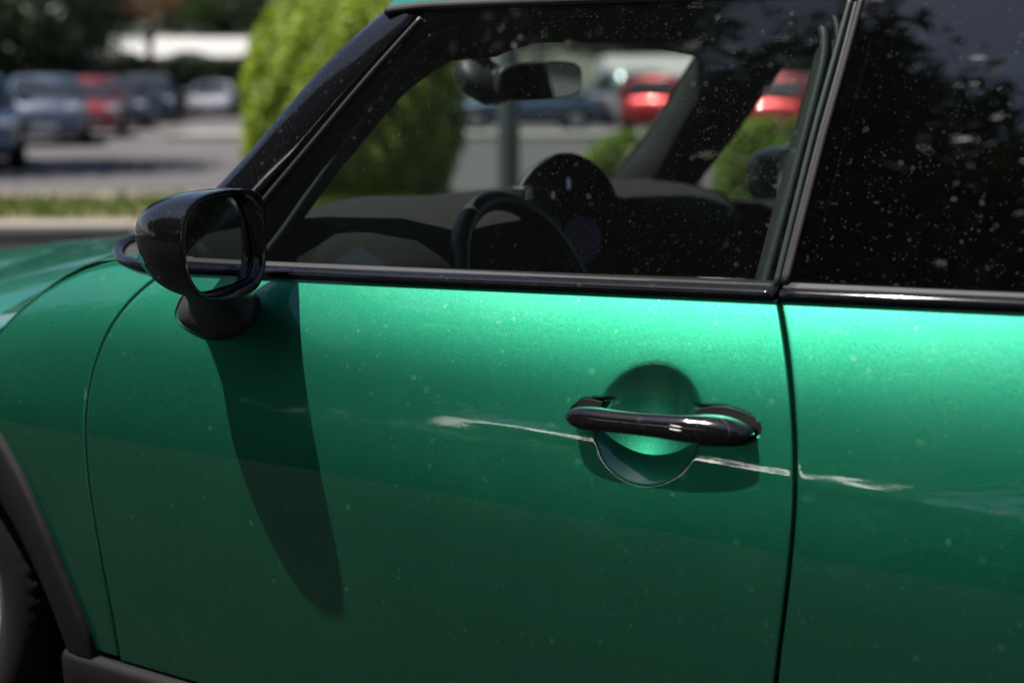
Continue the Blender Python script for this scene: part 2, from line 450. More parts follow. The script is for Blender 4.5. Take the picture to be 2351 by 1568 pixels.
_hip = float(np.interp(0.955, _zz, _yy2) - np.interp(0.955, _zz, _yy))      # rear hips swell outwards by this much
_yy2_l = (_yy2 - _hip).tolist()
def yprof2(z):
    z = min(1.0999, max(0.1001, z)); t = (z - 0.10) / (1.0 / 400); k = int(t); t -= k
    return _yy2_l[k] * (1 - t) + _yy2_l[k + 1] * t
def plan(x):
    y = 0.0
    if x < 1.0: y += 0.005 * ((1.0 - x) / 0.6) ** 2
    if x < -0.1: y += 0.55 * (-0.1 - x) ** 2.2
    if x > 2.45: y += 0.8 * (x - 2.45) ** 2.2
    return y
def S(x, z):
    w = 0.95 * smooth01(1.05, 2.15, x)
    y = yprof(z) * (1 - w) + yprof2(z) * w + plan(x)
    if x < 1.0: y += 0.028 * ((1.0 - x) / 0.6) ** 2 * smooth01(0.66, 1.02, z)
    return y
def G(x, z):                                # side glass and pillars
    h = z - 0.94
    y = 0.118 + h * math.tan(math.radians(19)) + 0.12 * h * h
    if x < 1.25: y += 0.035 * ((1.25 - x) / 0.6) ** 2
    if x > 1.7: y += 0.03 * (x - 1.7) ** 2
    return y

# door handle cup and feature line
CUP = on(S, 1487, 976); CUPX, CUPZ, CUPR, CUPD = CUP.x, CUP.z, 0.0705, 0.027
_c0, _c1 = on(S, 1080, 958), on(S, 2170, 1165)
def crease_z(x):
    return _c0.z + (_c1.z - _c0.z) * (x - _c0.x) / (_c1.x - _c0.x)
HANDLE = [(1302.6, 949, 953), (1305, 943.5, 959), (1310, 938, 967), (1321, 933, 978), (1343, 930.5, 986), (1370, 931.5, 989.5), (1410, 936, 992), (1454, 940, 996.3), (1509, 943.7, 1003.6),
          (1565, 947, 1013), (1598, 948.3, 1018.5), (1642, 951.4, 1023), (1675, 959.5, 1022.5), (1702, 973, 1016.5), (1714, 983, 1010), (1721, 992.5, 1003)]
_hs = []
for hx, ht, hb in HANDLE:
    a, b = on(S, hx, ht, -0.02), on(S, hx, hb, -0.02)
    _hs.append(((a.x + b.x) / 2, (a.z + b.z) / 2, abs(a.z - b.z) / 2))
_hsx = [h[0] for h in _hs]
def crease(x, z):
    w = smooth01(1.06, 1.26, x) * (1 - smooth01(1.62, 1.86, x))
    if w <= 0: return 0.0
    d = z - crease_z(x)
    s = 0.026 if d > 0 else 0.0085
    return -0.0004 * w * math.exp(-(d / s) ** 2)
def door_surf(x, z):
    y = S(x, z) + crease(x, z)
    dx, dz = x - CUPX, z - CUPZ
    if abs(dx) < 0.13 and abs(dz) < 0.13:
        q = math.hypot(dx, dz) / CUPR
        soft = 0.035 if dz > -0.012 else 0.012
        t = 1 - q * q
        y += CUPD * 0.5 * (t + math.sqrt(t * t + 4 * soft * soft)) * (1 - smooth01(1.02, 1.35, q))
    # shallow pocket the two ends of the handle sit in
    if _hsx[0] - 0.02 < x < _hsx[-1] + 0.02 and abs(dz) < 0.06:
        k = min(len(_hs) - 2, max(0, bisect.bisect(_hsx, x) - 1))
        t = min(1.0, max(0.0, (x - _hsx[k]) / (_hsx[k + 1] - _hsx[k])))
        zc = _hs[k][1] * (1 - t) + _hs[k + 1][1] * t; hh = _hs[k][2] * (1 - t) + _hs[k + 1][2] * t
        ex = max(0.0, _hsx[0] - x, x - _hsx[-1])
        e = max(abs(z - zc) - hh, 0) if ex == 0 else math.hypot(ex, max(0, abs(z - zc) - hh))
        y += 0.0085 * (1 - smooth01(0.003, 0.0065, e)) * (1.0 if z > zc - 0.006 else (1 - smooth01(0.0, 0.004, e))) * smooth01(0.80, 1.02, math.hypot(dx, dz) / CUPR)
    return y
def quarter_surf(x, z):
    return S(x, z) + crease(x, z)

def fit_x_of_z(px, surf, deg, lo=None, hi=None):
    P = [on(surf, *p) for p in px]; zs = np.array([p.z for p in P]); xs = np.array([p.x for p in P])
    c = np.polyfit(zs, xs, deg); z0, z1 = zs.min() - 0.01, zs.max() + 0.012
    d = np.polyder(c)
    def f(z):
        if z < z0: return float(np.polyval(c, z0) + np.polyval(d, z0) * (z - z0))
        if z > z1: return float(np.polyval(c, z1) + np.polyval(d, z1) * (z - z1))
        return float(np.polyval(c, z))
    return f
seam_front = fit_x_of_z([(337, 656), (310, 679), (284, 705), (252, 756), (226, 811), (206, 873), (198, 930), (195, 1000), (200, 1084), (214, 1188), (230, 1271), (244, 1354), (261, 1436), (277, 1530)], S, 6)
seam_rear = fit_x_of_z([(1788, 690), (1796, 745), (1808, 830), (1818, 920), (1824, 1000), (1825, 1080), (1821, 1160), (1815, 1250), (1806, 1350), (1795, 1450), (1780, 1568)], S, 4)
_bt = [on(S, *p) for p in [(420, 626), (690, 640), (1000, 653), (1400, 671), (1785, 690), (2100, 703), (2351, 714)]]
_btc = np.polyfit([p.x for p in _bt], [p.z for p in _bt], 2)
def belt_z(x):
    return float(np.polyval(_btc, min(2.2, max(0.35, x))))
_bs = sorted([(on(S, *p).x, on(S, *p).z) for p in [(0, 765), (50, 712), (100, 672), (150, 641), (195, 620), (240, 605), (275, 598)]])
def bonnet_seam(x):
    xs = [0.08] + [b[0] for b in _bs] + [0.62]; zs = [0.752] + [b[1] for b in _bs] + [_bs[-1][1] + 0.012]
    return float(np.interp(x, xs, zs))
WX, WZ, AR = -0.07, 0.31, 0.440                 # front wheel
RWX = 2.425                                     # rear wheel
def arch_front(x):
    d = x - WX
    return 0.31 + math.sqrt(max(0.0, AR * AR - d * d)) if abs(d) < AR else 0.305
def arch_rear(x):
    d = x - RWX
    return max(0.305, 0.31 + math.sqrt(max(0.0, AR * AR - d * d))) if abs(d) < AR else 0.305

def panel(name, xf, xr, zb, zt, surf, us, vs, mat, parent, far=False, gap=0.0026, flange=0.03, er=0.0028, rings=True, thick=0.0, damp=None):
    nu, nv = len(us), len(vs)
    P = []
    for v in vs:
        row = []
        for u in us:
            z = 0.6; x = 1.0
            for it in range(9 if damp is None else 40):
                xn = (xf(z) + gap + er) * (1 - u) + (xr(z) - gap - er) * u
                x = xn if damp is None else x + (xn - x) * damp
                z = (zb(x) + gap + er) * (1 - v) + (zt(x) - er) * v
            row.append((x, z))
        P.append(row)
    offs = [(er * 0.45, er * 0.10), (er * 0.8, er * 0.42), (er, er), (er, flange)] if rings else []
    k = len(offs); V = []
    for i in range(-k, nv + k):
        for j in range(-k, nu + k):
            x, z = P[min(nv - 1, max(0, i))][min(nu - 1, max(0, j))]
            dx = dz = dep = 0.0
            if j < 0: o = offs[-j - 1]; dx -= o[0]; dep = max(dep, o[1])
            if j >= nu: o = offs[j - nu]; dx += o[0]; dep = max(dep, o[1])
            if i < 0: o = offs[-i - 1]; dz -= o[0]; dep = max(dep, o[1])
            if i >= nv: o = offs[i - nv]; dz += o[0]; dep = max(dep, o[1])
            y = surf(x, z) + dep
            V.append((x + dx, y, z + dz))
    R, C = nv + 2 * k, nu + 2 * k
    F = grid_faces(R, C)
    if thick > 0:
        n0 = len(V); V += [(a, b + thick, c) for a, b, c in V]
        F += [tuple(n0 + q for q in f[::-1]) for f in F]
        B = [j for j in range(C)] + [i * C + C - 1 for i in range(1, R)] + [(R - 1) * C + j for j in range(C - 2, -1, -1)] + [i * C for i in range(R - 2, 0, -1)]
        F += [(B[(q + 1) % len(B)], B[q], n0 + B[q], n0 + B[(q + 1) % len(B)]) for q in range(len(B))]
    if far:
        V = [tuple(mir(v)) for v in V]; F = [f[::-1] for f in F]
    o = mk(name, V, F, mat, parent)
    if thick > 0: sharp(o, 40)
    return o
def spaced(a, b, segs, fine, coarse):
    """parameters 0..1 over [a,b]: fine steps inside segs, coarse outside"""
    out = [a]; x = a
    while x < b - 1e-6:
        x += fine if any(s0 - 1e-9 <= x < s1 for s0, s1 in segs) else coarse
        out.append(min(x, b))
    if out[-1] - out[-2] < 1e-4: out.pop(-2)
    return [(q - a) / (b - a) for q in out]
lin = lambda n: [i / (n - 1) for i in range(n)]

CAR = empty('hatchback_car', (0.9, 0.87, 0), 0, 'green metallic two-door hatchback with black trim filling the foreground', 'car')
CAR.location = (0, 0, 0)

zb_door = lambda x: 0.300
# near door
DOOR = panel('door', seam_front, seam_rear, zb_door, belt_z, door_surf,
             spaced(0.42, 1.57, [(1.24, 1.56)], 0.0019, 0.008), spaced(0.30, 0.945, [(0.69, 0.89)], 0.0019, 0.007), M_paint, CAR)
DOOR['label'] = 'green driver side door with round handle cup'
# fender between bonnet line, wheel arch and door
panel('front_fender', lambda z: 0.10, seam_front, arch_front, lambda x: min(bonnet_seam(x), belt_z(max(x, 0.40)) + 0.02) , S, lin(70), lin(70), M_paint, CAR, damp=0.4)
# rear quarter
QP = panel('quarter_panel', seam_rear, lambda z: 2.96, arch_rear, belt_z, quarter_surf, spaced(1.57, 2.96, [(1.5, 1.9)], 0.004, 0.012), spaced(0.30, 0.95, [(0.66, 0.80)], 0.0025, 0.008), M_paint, CAR)
# far side, mirrored
FDOOR = panel('door', seam_front, seam_rear, zb_door, belt_z, S, lin(40), lin(30), M_paint, CAR, far=True)
panel('front_fender', lambda z: 0.10, seam_front, arch_front, lambda x: min(bonnet_seam(x), belt_z(max(x, 0.40)) + 0.02), S, lin(30), lin(24), M_paint, CAR, far=True, damp=0.4)
panel('quarter_panel', seam_rear, lambda z: 2.96, arch_rear, belt_z, S, lin(40), lin(24), M_paint, CAR, far=True)

# clamshell bonnet, one sheet over both wings
def bonnet_c(x):
    return float(np.interp(x, [-0.80, -0.55, -0.32, 0.0, 0.25, 0.47], [0.800, 0.836, 0.860, 0.886, 0.912, 0.940]))
xs = [-0.78 + i * (0.47 + 0.78) / 160 for i in range(161)]
rows = []
for x in xs:
    zs = (bonnet_seam(x) + 0.005) if x > 0.085 else (arch_front(x) + 0.002 if x > -0.40 else 0.62)
    zs = min(zs, bonnet_c(x) - 0.006)
    y0 = S(x, zs); th = math.tan(math.radians(np.interp(zs, _zz, _th)))
    p0 = Vector((y0, zs)); p1 = Vector((CARW / 2, bonnet_c(x)))
    L = (p1.y - p0.y) * 0.9 + 0.02
    t0 = Vector((th, 1)).normalized() * L * 1.1; t1 = Vector((1, 0)) * (p1.x - p0.x) * 1.2
    half = []
    for i in range(40):
        t = (i / 39) ** 1.3
        h = p0 * (2 * t ** 3 - 3 * t * t + 1) + t0 * (t ** 3 - 2 * t * t + t) + p1 * (-2 * t ** 3 + 3 * t * t) + t1 * (t ** 3 - t * t)
        cw = 1 - (1 - min(1.0, max(0.0, (h.x - 0.10) / 0.772))) ** 2
        half.append(Vector((x - 0.17 * cw * smooth01(-0.25, 0.47, x), h.x, h.y)))
    edge = [half[0] + Vector((0, 0.03, -0.002)), half[0] + Vector((0, 0.003, -0.0025)), half[0] + Vector((0, 0.0006, -0.0018))]
    half = edge + half
    rows.append(half + [mir0(q) for q in half[::-1][1:]])
V = [p for r in rows for p in r]
BON = fixn(mk('bonnet', V, grid_faces(len(rows), len(rows[0])), M_paint, CAR))
# nose below the bonnet
nose = []
for i in range(9):
    t = i / 8; z = 0.22 + t * 0.50
    ring = [Vector((-0.80 + 0.10 * (2 * s - 1) ** 2 * 1.5 + 0.05 * (1 - math.sin(math.pi * (0.2 + 0.7 * t))), 0.16 + s * (CARW - 0.32), z)) for s in lin(17)]
    nose.append([Vector((-0.36, 0.06, z))] + ring + [Vector((-0.36, CARW - 0.06, z))])
fixn(mk('front_bumper', [p for r in nose for p in r], grid_faces(9, 19), M_paint, CAR))
for far in (False, True):
    c = Vector((-0.70, 0.34, 0.70)); c = mir(c) if far else c
    V, F = lathe([(0.001, -0.02), (0.085, -0.015), (0.10, 0.0), (0.10, 0.05)], 28)
    V = [Vector((c.x + q[1], c.y + q[0], c.z + q[2])) for q in V]
    hl = mk('headlight', V, F, M_chrome, CAR)
# tail
tail = []
for i in range(10):
    t = i / 9; z = 0.25 + t * 0.72
    tail.append([Vector((2.955 + 0.14 * (1 - (2 * s - 1) ** 4) * (1 - 0.5 * t), S(2.95, z) + s * (CARW - 2 * S(2.95, z)), z)) for s in lin(15)])
fixn(mk('tailgate', [p for r in tail for p in r], grid_faces(10, 15), M_paint, CAR))

# ------------------------------------------------------------------ arches, sill, wheels
def arch(name, cx, far=False, flip=1, a0=-1.5, a1=186.0):
    rings = []
    prof = [(1.000, 0.006), (0.998, -0.004), (0.97, -0.010), (0.90, -0.0125), (0.45, -0.0125), (0.12, -0.010), (0.03, -0.004), (0.0, 0.012), (0.0, 0.09)]
    for i in range(90):
        deg = a0 + (a1 - a0) * i / 89; a = math.radians(deg); dd = min(deg, 180 - deg)
        ro = float(np.interp(dd, [-6, -2, 3, 10, 17, 28, 40, 50, 90], [.508, .503, .496, .479, .467, .459, .456, .455, .455]))
        ri = float(np.interp(dd, [-6, -2, 4, 10, 17, 31, 37, 90], [.440, .436, .424, .413, .402, .384, .376, .366]))
        ring = []
        for k, dy in prof:
            r = ri + (ro - ri) * k
            x, z = cx + r * math.cos(a), 0.31 + r * math.sin(a)
            sx, sz = cx + (ro - .02) * math.cos(a), 0.31 + (ro - .02) * math.sin(a)
            p = Vector((x, S(sx, sz) * 0.7 + S(x, z) * 0.3 + dy, z)); ring.append(mir(p) if far else p)
        rings.append(ring)
    return fixn(mk(name, [p for r in rings for p in r], grid_faces(len(rings), len(prof)), M_clad, CAR))
for far in (False, True):
    arch('wheel_arch_trim', WX, far); arch('wheel_arch_trim', RWX, far)
# sill cladding
sill_prof = [(0.03, 0.3005), (0.002, 0.3005), (-0.006, 0.2995), (-0.0125, 0.295), (-0.015, 0.287), (-0.014, 0.26), (-0.010, 0.21), (0.004, 0.175), (0.05, 0.16), (0.09, 0.16)]
for far in (False, True):
    path = [Vector((x, S(x, 0.30), 0)) for x in np.linspace(0.364, RWX - 0.43, 60)]
    sweep('sill_trim', path, [(a, b - 0.002) for a, b in sill_prof], M_clad, CAR, far=far)

TR = 0.318
tyre_prof = [(0.222, 0.030), (0.232, 0.010), (0.250, -0.002), (0.275, -0.004), (0.294, 0.002), (0.306, 0.010), (0.3135, 0.018), (0.3165, 0.026), (0.3170, 0.050), (0.3175, 0.052), (0.3178, 0.088), (0.3175, 0.122), (0.3170, 0.126), (0.3170, 0.150), (0.3165, 0.174), (0.306, 0.19), (0.275, 0.204), (0.222, 0.175)]
def tread(i, j, r):
    if 6 <= j <= 15 and i % 4 == 0 and j not in (9, 11): return r - 0.006
    if j in (9, 11): return r - 0.0
    return r
def tyre_mesh():
    prof = []
    for (r, y) in tyre_prof: prof.append((r, y))
    # two circumferential grooves
    p2 = []
    for r, y in prof:
        p2.append((r, y))
        if abs(y - 0.050) < 1e-6: p2 += [(r - 0.007, y + 0.0005)]
        if abs(y - 0.122) < 1e-6: p2 += [(r - 0.007, y + 0.0005)]
    return lathe(p2, 256, mod=lambda i, j, r: r - 0.006 if (r > 0.3130 and i % 4 == 0) else r)
def wheel(cx, far):
    w = empty('wheel', (0, 0, 0)); w.parent = CAR
    oy = S(cx + 0.3, 0.31) + 0.028
    V, F = tyre_mesh(); V = [Vector((q[0] + cx, q[1] + oy, q[2] + WZ + 0.008)) for q in V]
    if far: V = [mir(q) for q in V]
    sharp(fixn(mk('tyre', V, F, M_tyre, w)), 30)
    rp = [(0.224, 0.03), (0.228, 0.018), (0.222, 0.012), (0.212, 0.014), (0.205, 0.03), (0.200, 0.08), (0.195, 0.17)]
    V, F = lathe(rp, 72); V = [Vector((q[0] + cx, q[1] + oy, q[2] + WZ + 0.008)) for q in V]
    if far: V = [mir(q) for q in V]
    fixn(mk('rim', V, F, M_rim, w))
    V, F = lathe([(0.001, 0.030), (0.03, 0.028), (0.05, 0.034), (0.07, 0.05), (0.072, 0.12), (0.16, 0.15), (0.199, 0.16)], 40)
    V = [Vector((q[0] + cx, q[1] + oy, q[2] + WZ + 0.008)) for q in V]
    if far: V = [mir(q) for q in V]
    fixn(mk('hub', V, F, M_rimd, w))
    for k in range(8):
        a = 2 * math.pi * k / 8 + 0.2; rings = []
        for t in lin(6):
            r = 0.05 + t * 0.165; wd = 0.020 - 0.006 * t; d = 0.030 - 0.012 * math.sin(math.pi * t * 0.8) + (0.0 if t < 0.9 else 0.0)
            c, s = math.cos(a), math.sin(a)
            ring = []
            for q, dd in ((-wd, d + 0.006), (-wd * 0.6, d), (wd * 0.6, d), (wd, d + 0.006), (wd, d + 0.03), (-wd, d + 0.03)):
                p = Vector((cx + r * c - q * s, oy + dd, WZ + 0.008 + r * s + q * c)); ring.append(mir(p) if far else p)
            rings.append(ring)
        loft('spoke', rings, M_rim, w)
for far in (False, True):
    wheel(WX, far); wheel(RWX, far)
# inner wheel housings (dark) and underbody
for cx in (WX, RWX):
    for far in (False, True):
        V = []
        for i in range(30):
            a = math.radians(-12 + 204 * i / 29)
            for y in (0.085, 0.34): 
                p = Vector((cx + 0.395 * math.cos(a), y, 0.31 + 0.395 * math.sin(a))); V.append(mir(p) if far else p)
        mk('wheel_housing', V, grid_faces(30, 2), M_dark, CAR)
box('underbody', (1.15, CARW / 2, 0.24), (3.4, 1.45, 0.06), M_dark, CAR)
box('firewall', (0.415, CARW / 2, 0.55), (0.02, 1.40, 0.60), M_dark, CAR)

# ------------------------------------------------------------------ belt trims
def belt_path(x0, x1, n):
    return [Vector((x, S(x, belt_z(x)), belt_z(x))) for x in np.linspace(x0, x1, n)]
belt_prof = [(0.012, -0.006), (0.003, -0.0045), (-0.0015, -0.0015), (-0.0018, 0.0005), (-0.0050, 0.0020), (-0.0066, 0.0048), (-0.0064, 0.0078), (-0.0040, 0.0112), (0.0005, 0.0138), (0.006, 0.0154), (0.012, 0.0160), (0.018, 0.0158), (0.0182, 0.0170), (0.024, 0.0176), (0.05, 0.0180), (0.05, -0.006)]
xb0, xb1 = seam_front(0.915) + 0.004, seam_rear(0.95) - 0.004
BT = sweep('belt_trim', belt_path(xb0, xb1, 90), belt_prof, M_gloss, DOOR)
BT['label'] = 'gloss black waistline trim'
sweep('belt_trim', belt_path(xb0, xb1, 40), belt_prof, M_gloss, FDOOR, far=True)
for far in (False, True):
    sweep('belt_trim', belt_path(xb1 + 0.008, 2.75, 60), belt_prof[:11] + [(0.05, 0.0164), (0.05, -0.006)], M_gloss, CAR, far=far)
# matte wiper strip along the top of the door trim
sweep('window_wiper_seal', belt_path(xb0, xb1, 70), [(0.0095, 0.0148), (0.0100, 0.0168), (0.014, 0.0182), (0.020, 0.0190), (0.03, 0.0192), (0.03, 0.0148)], M_strip, DOOR)
# grey rubber lip under the quarter window
lip_prof = [(0.004, 0.0142), (0.005, 0.0160), (0.009, 0.0176), (0.0095, 0.0186), (0.013, 0.0208), (0.018, 0.0226), (0.030, 0.0234), (0.03, 0.0142)]
sweep('window_seal', belt_path(xb1 + 0.009, 2.7, 60), lip_prof, M_strip, CAR)
# thin bright lip where the trim meets the paint
sweep('trim_lip', belt_path(xb1 + 0.009, 2.7, 50), [(0.003, -0.0062), (-0.0022, -0.0052), (-0.0026, -0.0040), (0.003, -0.003)], M_strip, CAR)
sweep('trim_lip', belt_path(xb0, xb1, 60), [(0.003, -0.0062), (-0.0022, -0.0052), (-0.0026, -0.0040), (0.003, -0.003)], M_strip, DOOR)

# ------------------------------------------------------------------ pillars, glass, roof
I_px = [(430, 664), (485, 598), (607, 451), (700, 341), (817, 202), (900, 108), (963, 39)]
O_px = [(318, 612, .150), (372, 560, .17), (430, 500, .185), (551, 374, .208), (640, 268, .232), (736, 159, .262), (812, 88, .288), (884, 28, .315)]
Q_px = [(600, 628, .25), (648, 563, .26), (757, 412, .29), (817, 339, .31), (916, 223, .34), (985, 168, .362), (1036, 137, .38)]
NP = 40
Ic = crom([on(G, *p) for p in I_px], NP)
Oc = crom([atY(*p) for p in O_px], NP)
Qc = crom([atY(*p) for p in Q_px], NP)
def pillar(far):
    outer, inner = [], []
    for a, b, c in zip(Ic, Oc, Qc):
        out = Vector((-0.3, -1, 0.25)).normalized()
        m1 = a.lerp(b, 0.33) + out * 0.010; m2 = a.lerp(b, 0.68) + out * 0.013
        w = b + Vector((0.012, 0.028, -0.006))
        r = [a + Vector((0, 0.012, 0)), a, a.lerp(m1, 0.35) + out * 0.003, m1, m2, m2.lerp(b, 0.6) + out * 0.004, b, w]
        kx = 0.11 if far else 0.0
        q = [w + Vector((0.004, 0.004, -0.004)), c + Vector((-0.01, 0.004, 0)), c + Vector((0.004, 0.002, 0)), c.lerp(a, 0.5) + Vector((0.01 + kx * 0.7, 0.02, 0)), a + Vector((0.004 + kx, 0.014, 0))]
        if far: r = [mir(p) for p in r]; q = [mir(p) for p in q]
        outer.append(r); inner.append(q)
    o = fixn(mk('windscreen_pillar', [p for r in outer for p in r], grid_faces(NP, 8), M_gloss, CAR))
    fixn(mk('pillar_lining', [p for r in inner for p in r], grid_faces(NP, 5), M_trim, o))
pillar(False); pillar(True)
# rubber line between pillar and door glass
tube('pillar_seal', [p + Vector((0.004, -0.001, -0.002)) for p in Ic], 0.0045, M_rub, CAR)

# windscreen
Wn = [b + Vector((0.010, 0.030, -0.004)) for b in Oc]
rows = []
for k, w in enumerate(Wn):
    f = mir(w); t_ = k / (NP - 1); row = []
    for s in lin(25):
        c = 4 * s * (1 - s)
        row.append(w.lerp(f, s) + Vector((-0.13 * c * (1 - 0.35 * t_), 0, 0.012 * c + 0.03 * c * t_)))
    rows.append(row)
V = [p for r in rows for p in r]
fixn(mk('windscreen', V, grid_faces(NP, 25), M_windsc, CAR))
WTOP = rows[-1]; WBOT = rows[0]

# roof rail, roof skin, lining
rail_px = [(886, 26), (935, 19), (985, 14), (1100, 8.5), (1224, 4), (1400, -2), (1640, -10), (1980, -22), (2351, -33)]
rail = crom([on(G, x, y, 0.0) for x, y in rail_px], 60)
rail += [rail[-1] + Vector((0.15 * i, 0.012 * i * i, -0.012 * i - 0.004 * i * i)) for i in range(1, 7)]
rail_prof = [(0.012, -0.0075), (0.000, -0.0070), (-0.0045, -0.0045), (-0.0055, 0.0), (-0.003, 0.0050), (0.003, 0.0070), (0.012, 0.0072)]
for far in (False, True):
    sweep('roof_rail', rail, rail_prof, M_strip, CAR, far=far)
def rail_at(x):
    xs_ = [p.x for p in rail]
    return Vector((x, float(np.interp(x, xs_, [p.y for p in rail])), float(np.interp(x, xs_, [p.z for p in rail]))))
rows, rows2 = [], []
x0, x1 = rail[0].x + 0.002, rail[-1].x
for i in range(50):
    x = x0 + (x1 - x0) * i / 49; r = rail_at(x); row = []; row2 = []
    for s in lin(41):
        e = abs(2 * s - 1); c = 1 - e ** 2.2
        fr = -0.10 * (1 - e ** 2) * (1 - smooth01(0, 0.25, i / 49))
        y = r.y + 0.004 + s * (CARW - 2 * r.y - 0.008)
        z = r.z + 0.006 + 0.018 * (1 - e ** 14) + 0.072 * c * min(1, 0.75 + 0.25 * math.sin(math.pi * i / 49))
        row.append(Vector((x + fr, y, z))); row2.append(Vector((x + fr + 0.004, y, z - 0.035 - 0.012 * (1 - e ** 14))))
    rows.append(row); rows2.append(row2)
ROOF = fixn(mk('roof', [p for r in rows for p in r], grid_faces(50, 41), M_paint, CAR))
mk('roof_lining', [p for r in rows2 for p in r], grid_faces(50, 41), M_liner, ROOF)
# header above the windscreen
hd = []
for s in range(25):
    w = WTOP[s]
    hd.append([w + Vector((-0.02, 0, 0.030)), w + Vector((-0.012, 0, 0.004)), w + Vector((0.09, 0, -0.070)), w + Vector((0.17, 0, -0.065)), w + Vector((0.22, 0, 0.02)), w + Vector((0.1, 0, 0.05))])
loft('windscreen_header', hd, M_liner, CAR)
# inside of the cant rail above each door
for far in (False, True):
    rr = []
    for p in rail[:60]:
        ring = [p + Vector((0, 0.006, -0.010)), p + Vector((0, 0.012, -0.030)), p + Vector((0, 0.05, -0.055)), p + Vector((0, 0.10, -0.03)), p + Vector((0, 0.09, 0.02)), p + Vector((0, 0.02, 0.005))]
        rr.append([mir(q) for q in ring] if far else ring)
    loft('cant_rail_lining', rr, M_liner, CAR)

# door window
_I = sorted([(p.z, p.x) for p in Ic]); _Iz, _Ix = [a for a, b in _I], [b for a, b in _I]
def glass_front(z): return float(np.interp(z, _Iz, _Ix)) + 0.004
glass_rear = fit_x_of_z([(1783, 655), (1830, 470), (1875, 300), (1917, 150), (1957, 0)], G, 1)
def glass_low(x): return belt_z(x) + 0.010
def glass_top(x): return rail_at(x).z - 0.0065
DG = panel('door_window', glass_front, glass_rear, glass_low, glass_top, G, lin(40), lin(30), M_doorglass, DOOR, rings=False, thick=0.004, gap=0.001, er=0.0005)
DG['label'] = 'water spotted driver door window'
panel('door_window', glass_front, glass_rear, glass_low, glass_top, G, lin(24), lin(20), M_farglass, FDOOR, far=True, rings=False, thick=0.004, gap=0.001, er=0.0005)
# edge strip of the frameless door glass and the fixed strip on the body behind it
def strip(name, px, w0, dy, mat, parent, flat=0.5, r=0.004, n=30):
    return tube(name, [on(G, x, y, dy) for x, y in px], r, mat, parent, seg=10, n=n, flat=flat)
strip('glass_edge_seal', [(1781, 662), (1826, 480), (1871, 300), (1914, 145), (1956, -8)], 0, 0.006, M_rubg, DOOR, r=0.0055, flat=0.8)
strip('window_post_strip', [(1803, 652), (1846, 485), (1891, 312), (1936, 152), (1981, -14)], 0, 0.000, M_strip, CAR, r=0.0028, flat=1.3)
strip('window_post_strip', [(1795, 656), (1838, 488), (1883, 315), (1928, 155), (1972, -14)], 0, 0.008, M_matte, CAR, r=0.0042, flat=1.0)
# rounded rubber frame of the door opening, seen through the glass
loop_px = [(560, 640), (640, 545), (720, 432), (800, 320), (870, 222), (935, 137), (985, 88), (1040, 60), (1110, 49), (1300, 40), (1600, 26), (1780, 18), (1840, 20), (1872, 36), (1890, 70), (1893, 115), (1882, 180), (1840, 340), (1795, 510), (1752, 668)]
tube('door_seal', [on(G, x, y, 0.030) for x, y in loop_px], 0.0065, M_rubg, CAR, seg=10, n=140)
loop2 = [(1110, 34), (1300, 25), (1600, 10), (1800, 1), (1868, 2), (1905, 22), (1922, 62), (1922, 115), (1908, 190), (1866, 345), (1822, 515), (1778, 668)]
tube('door_seal', [on(G, x, y, 0.020) for x, y in loop2], 0.0050, M_rub, CAR, seg=10, n=140)
# B-pillar
for far in (False, True):
    rr = []
    for t in lin(12):
        z = 0.50 + t * 0.83; zz = max(z, 0.945)
        xl, xr_ = glass_rear(zz) - 0.045, glass_rear(zz) + 0.16
        y = G(xl, zz) + 0.035
        ring = [Vector((xl, y + 0.01, z)), Vector((xl + 0.01, y, z)), Vector((xr_, y, z)), Vector((xr_ + 0.01, y + 0.05, z)), Vector((xl + 0.02, y + 0.06, z))]
        rr.append([mir(q) for q in ring] if far else ring)
    loft('centre_pillar', rr, M_trim, CAR)
# quarter window
qf = fit_x_of_z([(1799, 648), (1843, 485), (1888, 312), (1933, 152), (1979, -14)], G, 1)
def q_low(x): return belt_z(x) + 0.020
for far in (False, True):
    o = panel('quarter_window', qf, lambda z: 2.62 - 0.55 * (z - 0.95), q_low, glass_top, lambda x, z: G(x, z) + 0.002, lin(30), lin(20), M_privacy, CAR, far=far, rings=False, thick=0.004, gap=0.0005, er=0.0003)
    if not far: o['label'] = 'dark tinted rear quarter window with dried drops'
# rear screen and rear pillars
rs = []
for t in lin(8):
    z = 0.97 + t * 0.33
    rs.append([Vector((2.98 - 0.16 * t, G(2.6, z) + 0.03 + s * (CARW - 2 * (G(2.6, z) + 0.03)), z)) for s in lin(9)])
mk('rear_window', [p for r in rs for p in r], grid_faces(8, 9), M_privacy, CAR)
for far in (False, True):
    rp = []
    for t in lin(8):
        z = 0.96 + t * 0.345
        ring = [Vector((2.60 - 0.19 * t, G(2.6 - .19 * t, z) - 0.002, z)), Vector((2.98 - 0.16 * t, G(2.6, z) + 0.03, z)), Vector((2.94 - 0.16 * t, G(2.6, z) + 0.09, z)), Vector((2.62 - 0.19 * t, G(2.6, z) + 0.06, z))]
        rp.append([mir(q) for q in ring] if far else ring)
    loft('rear_pillar', rp, M_gloss, CAR)

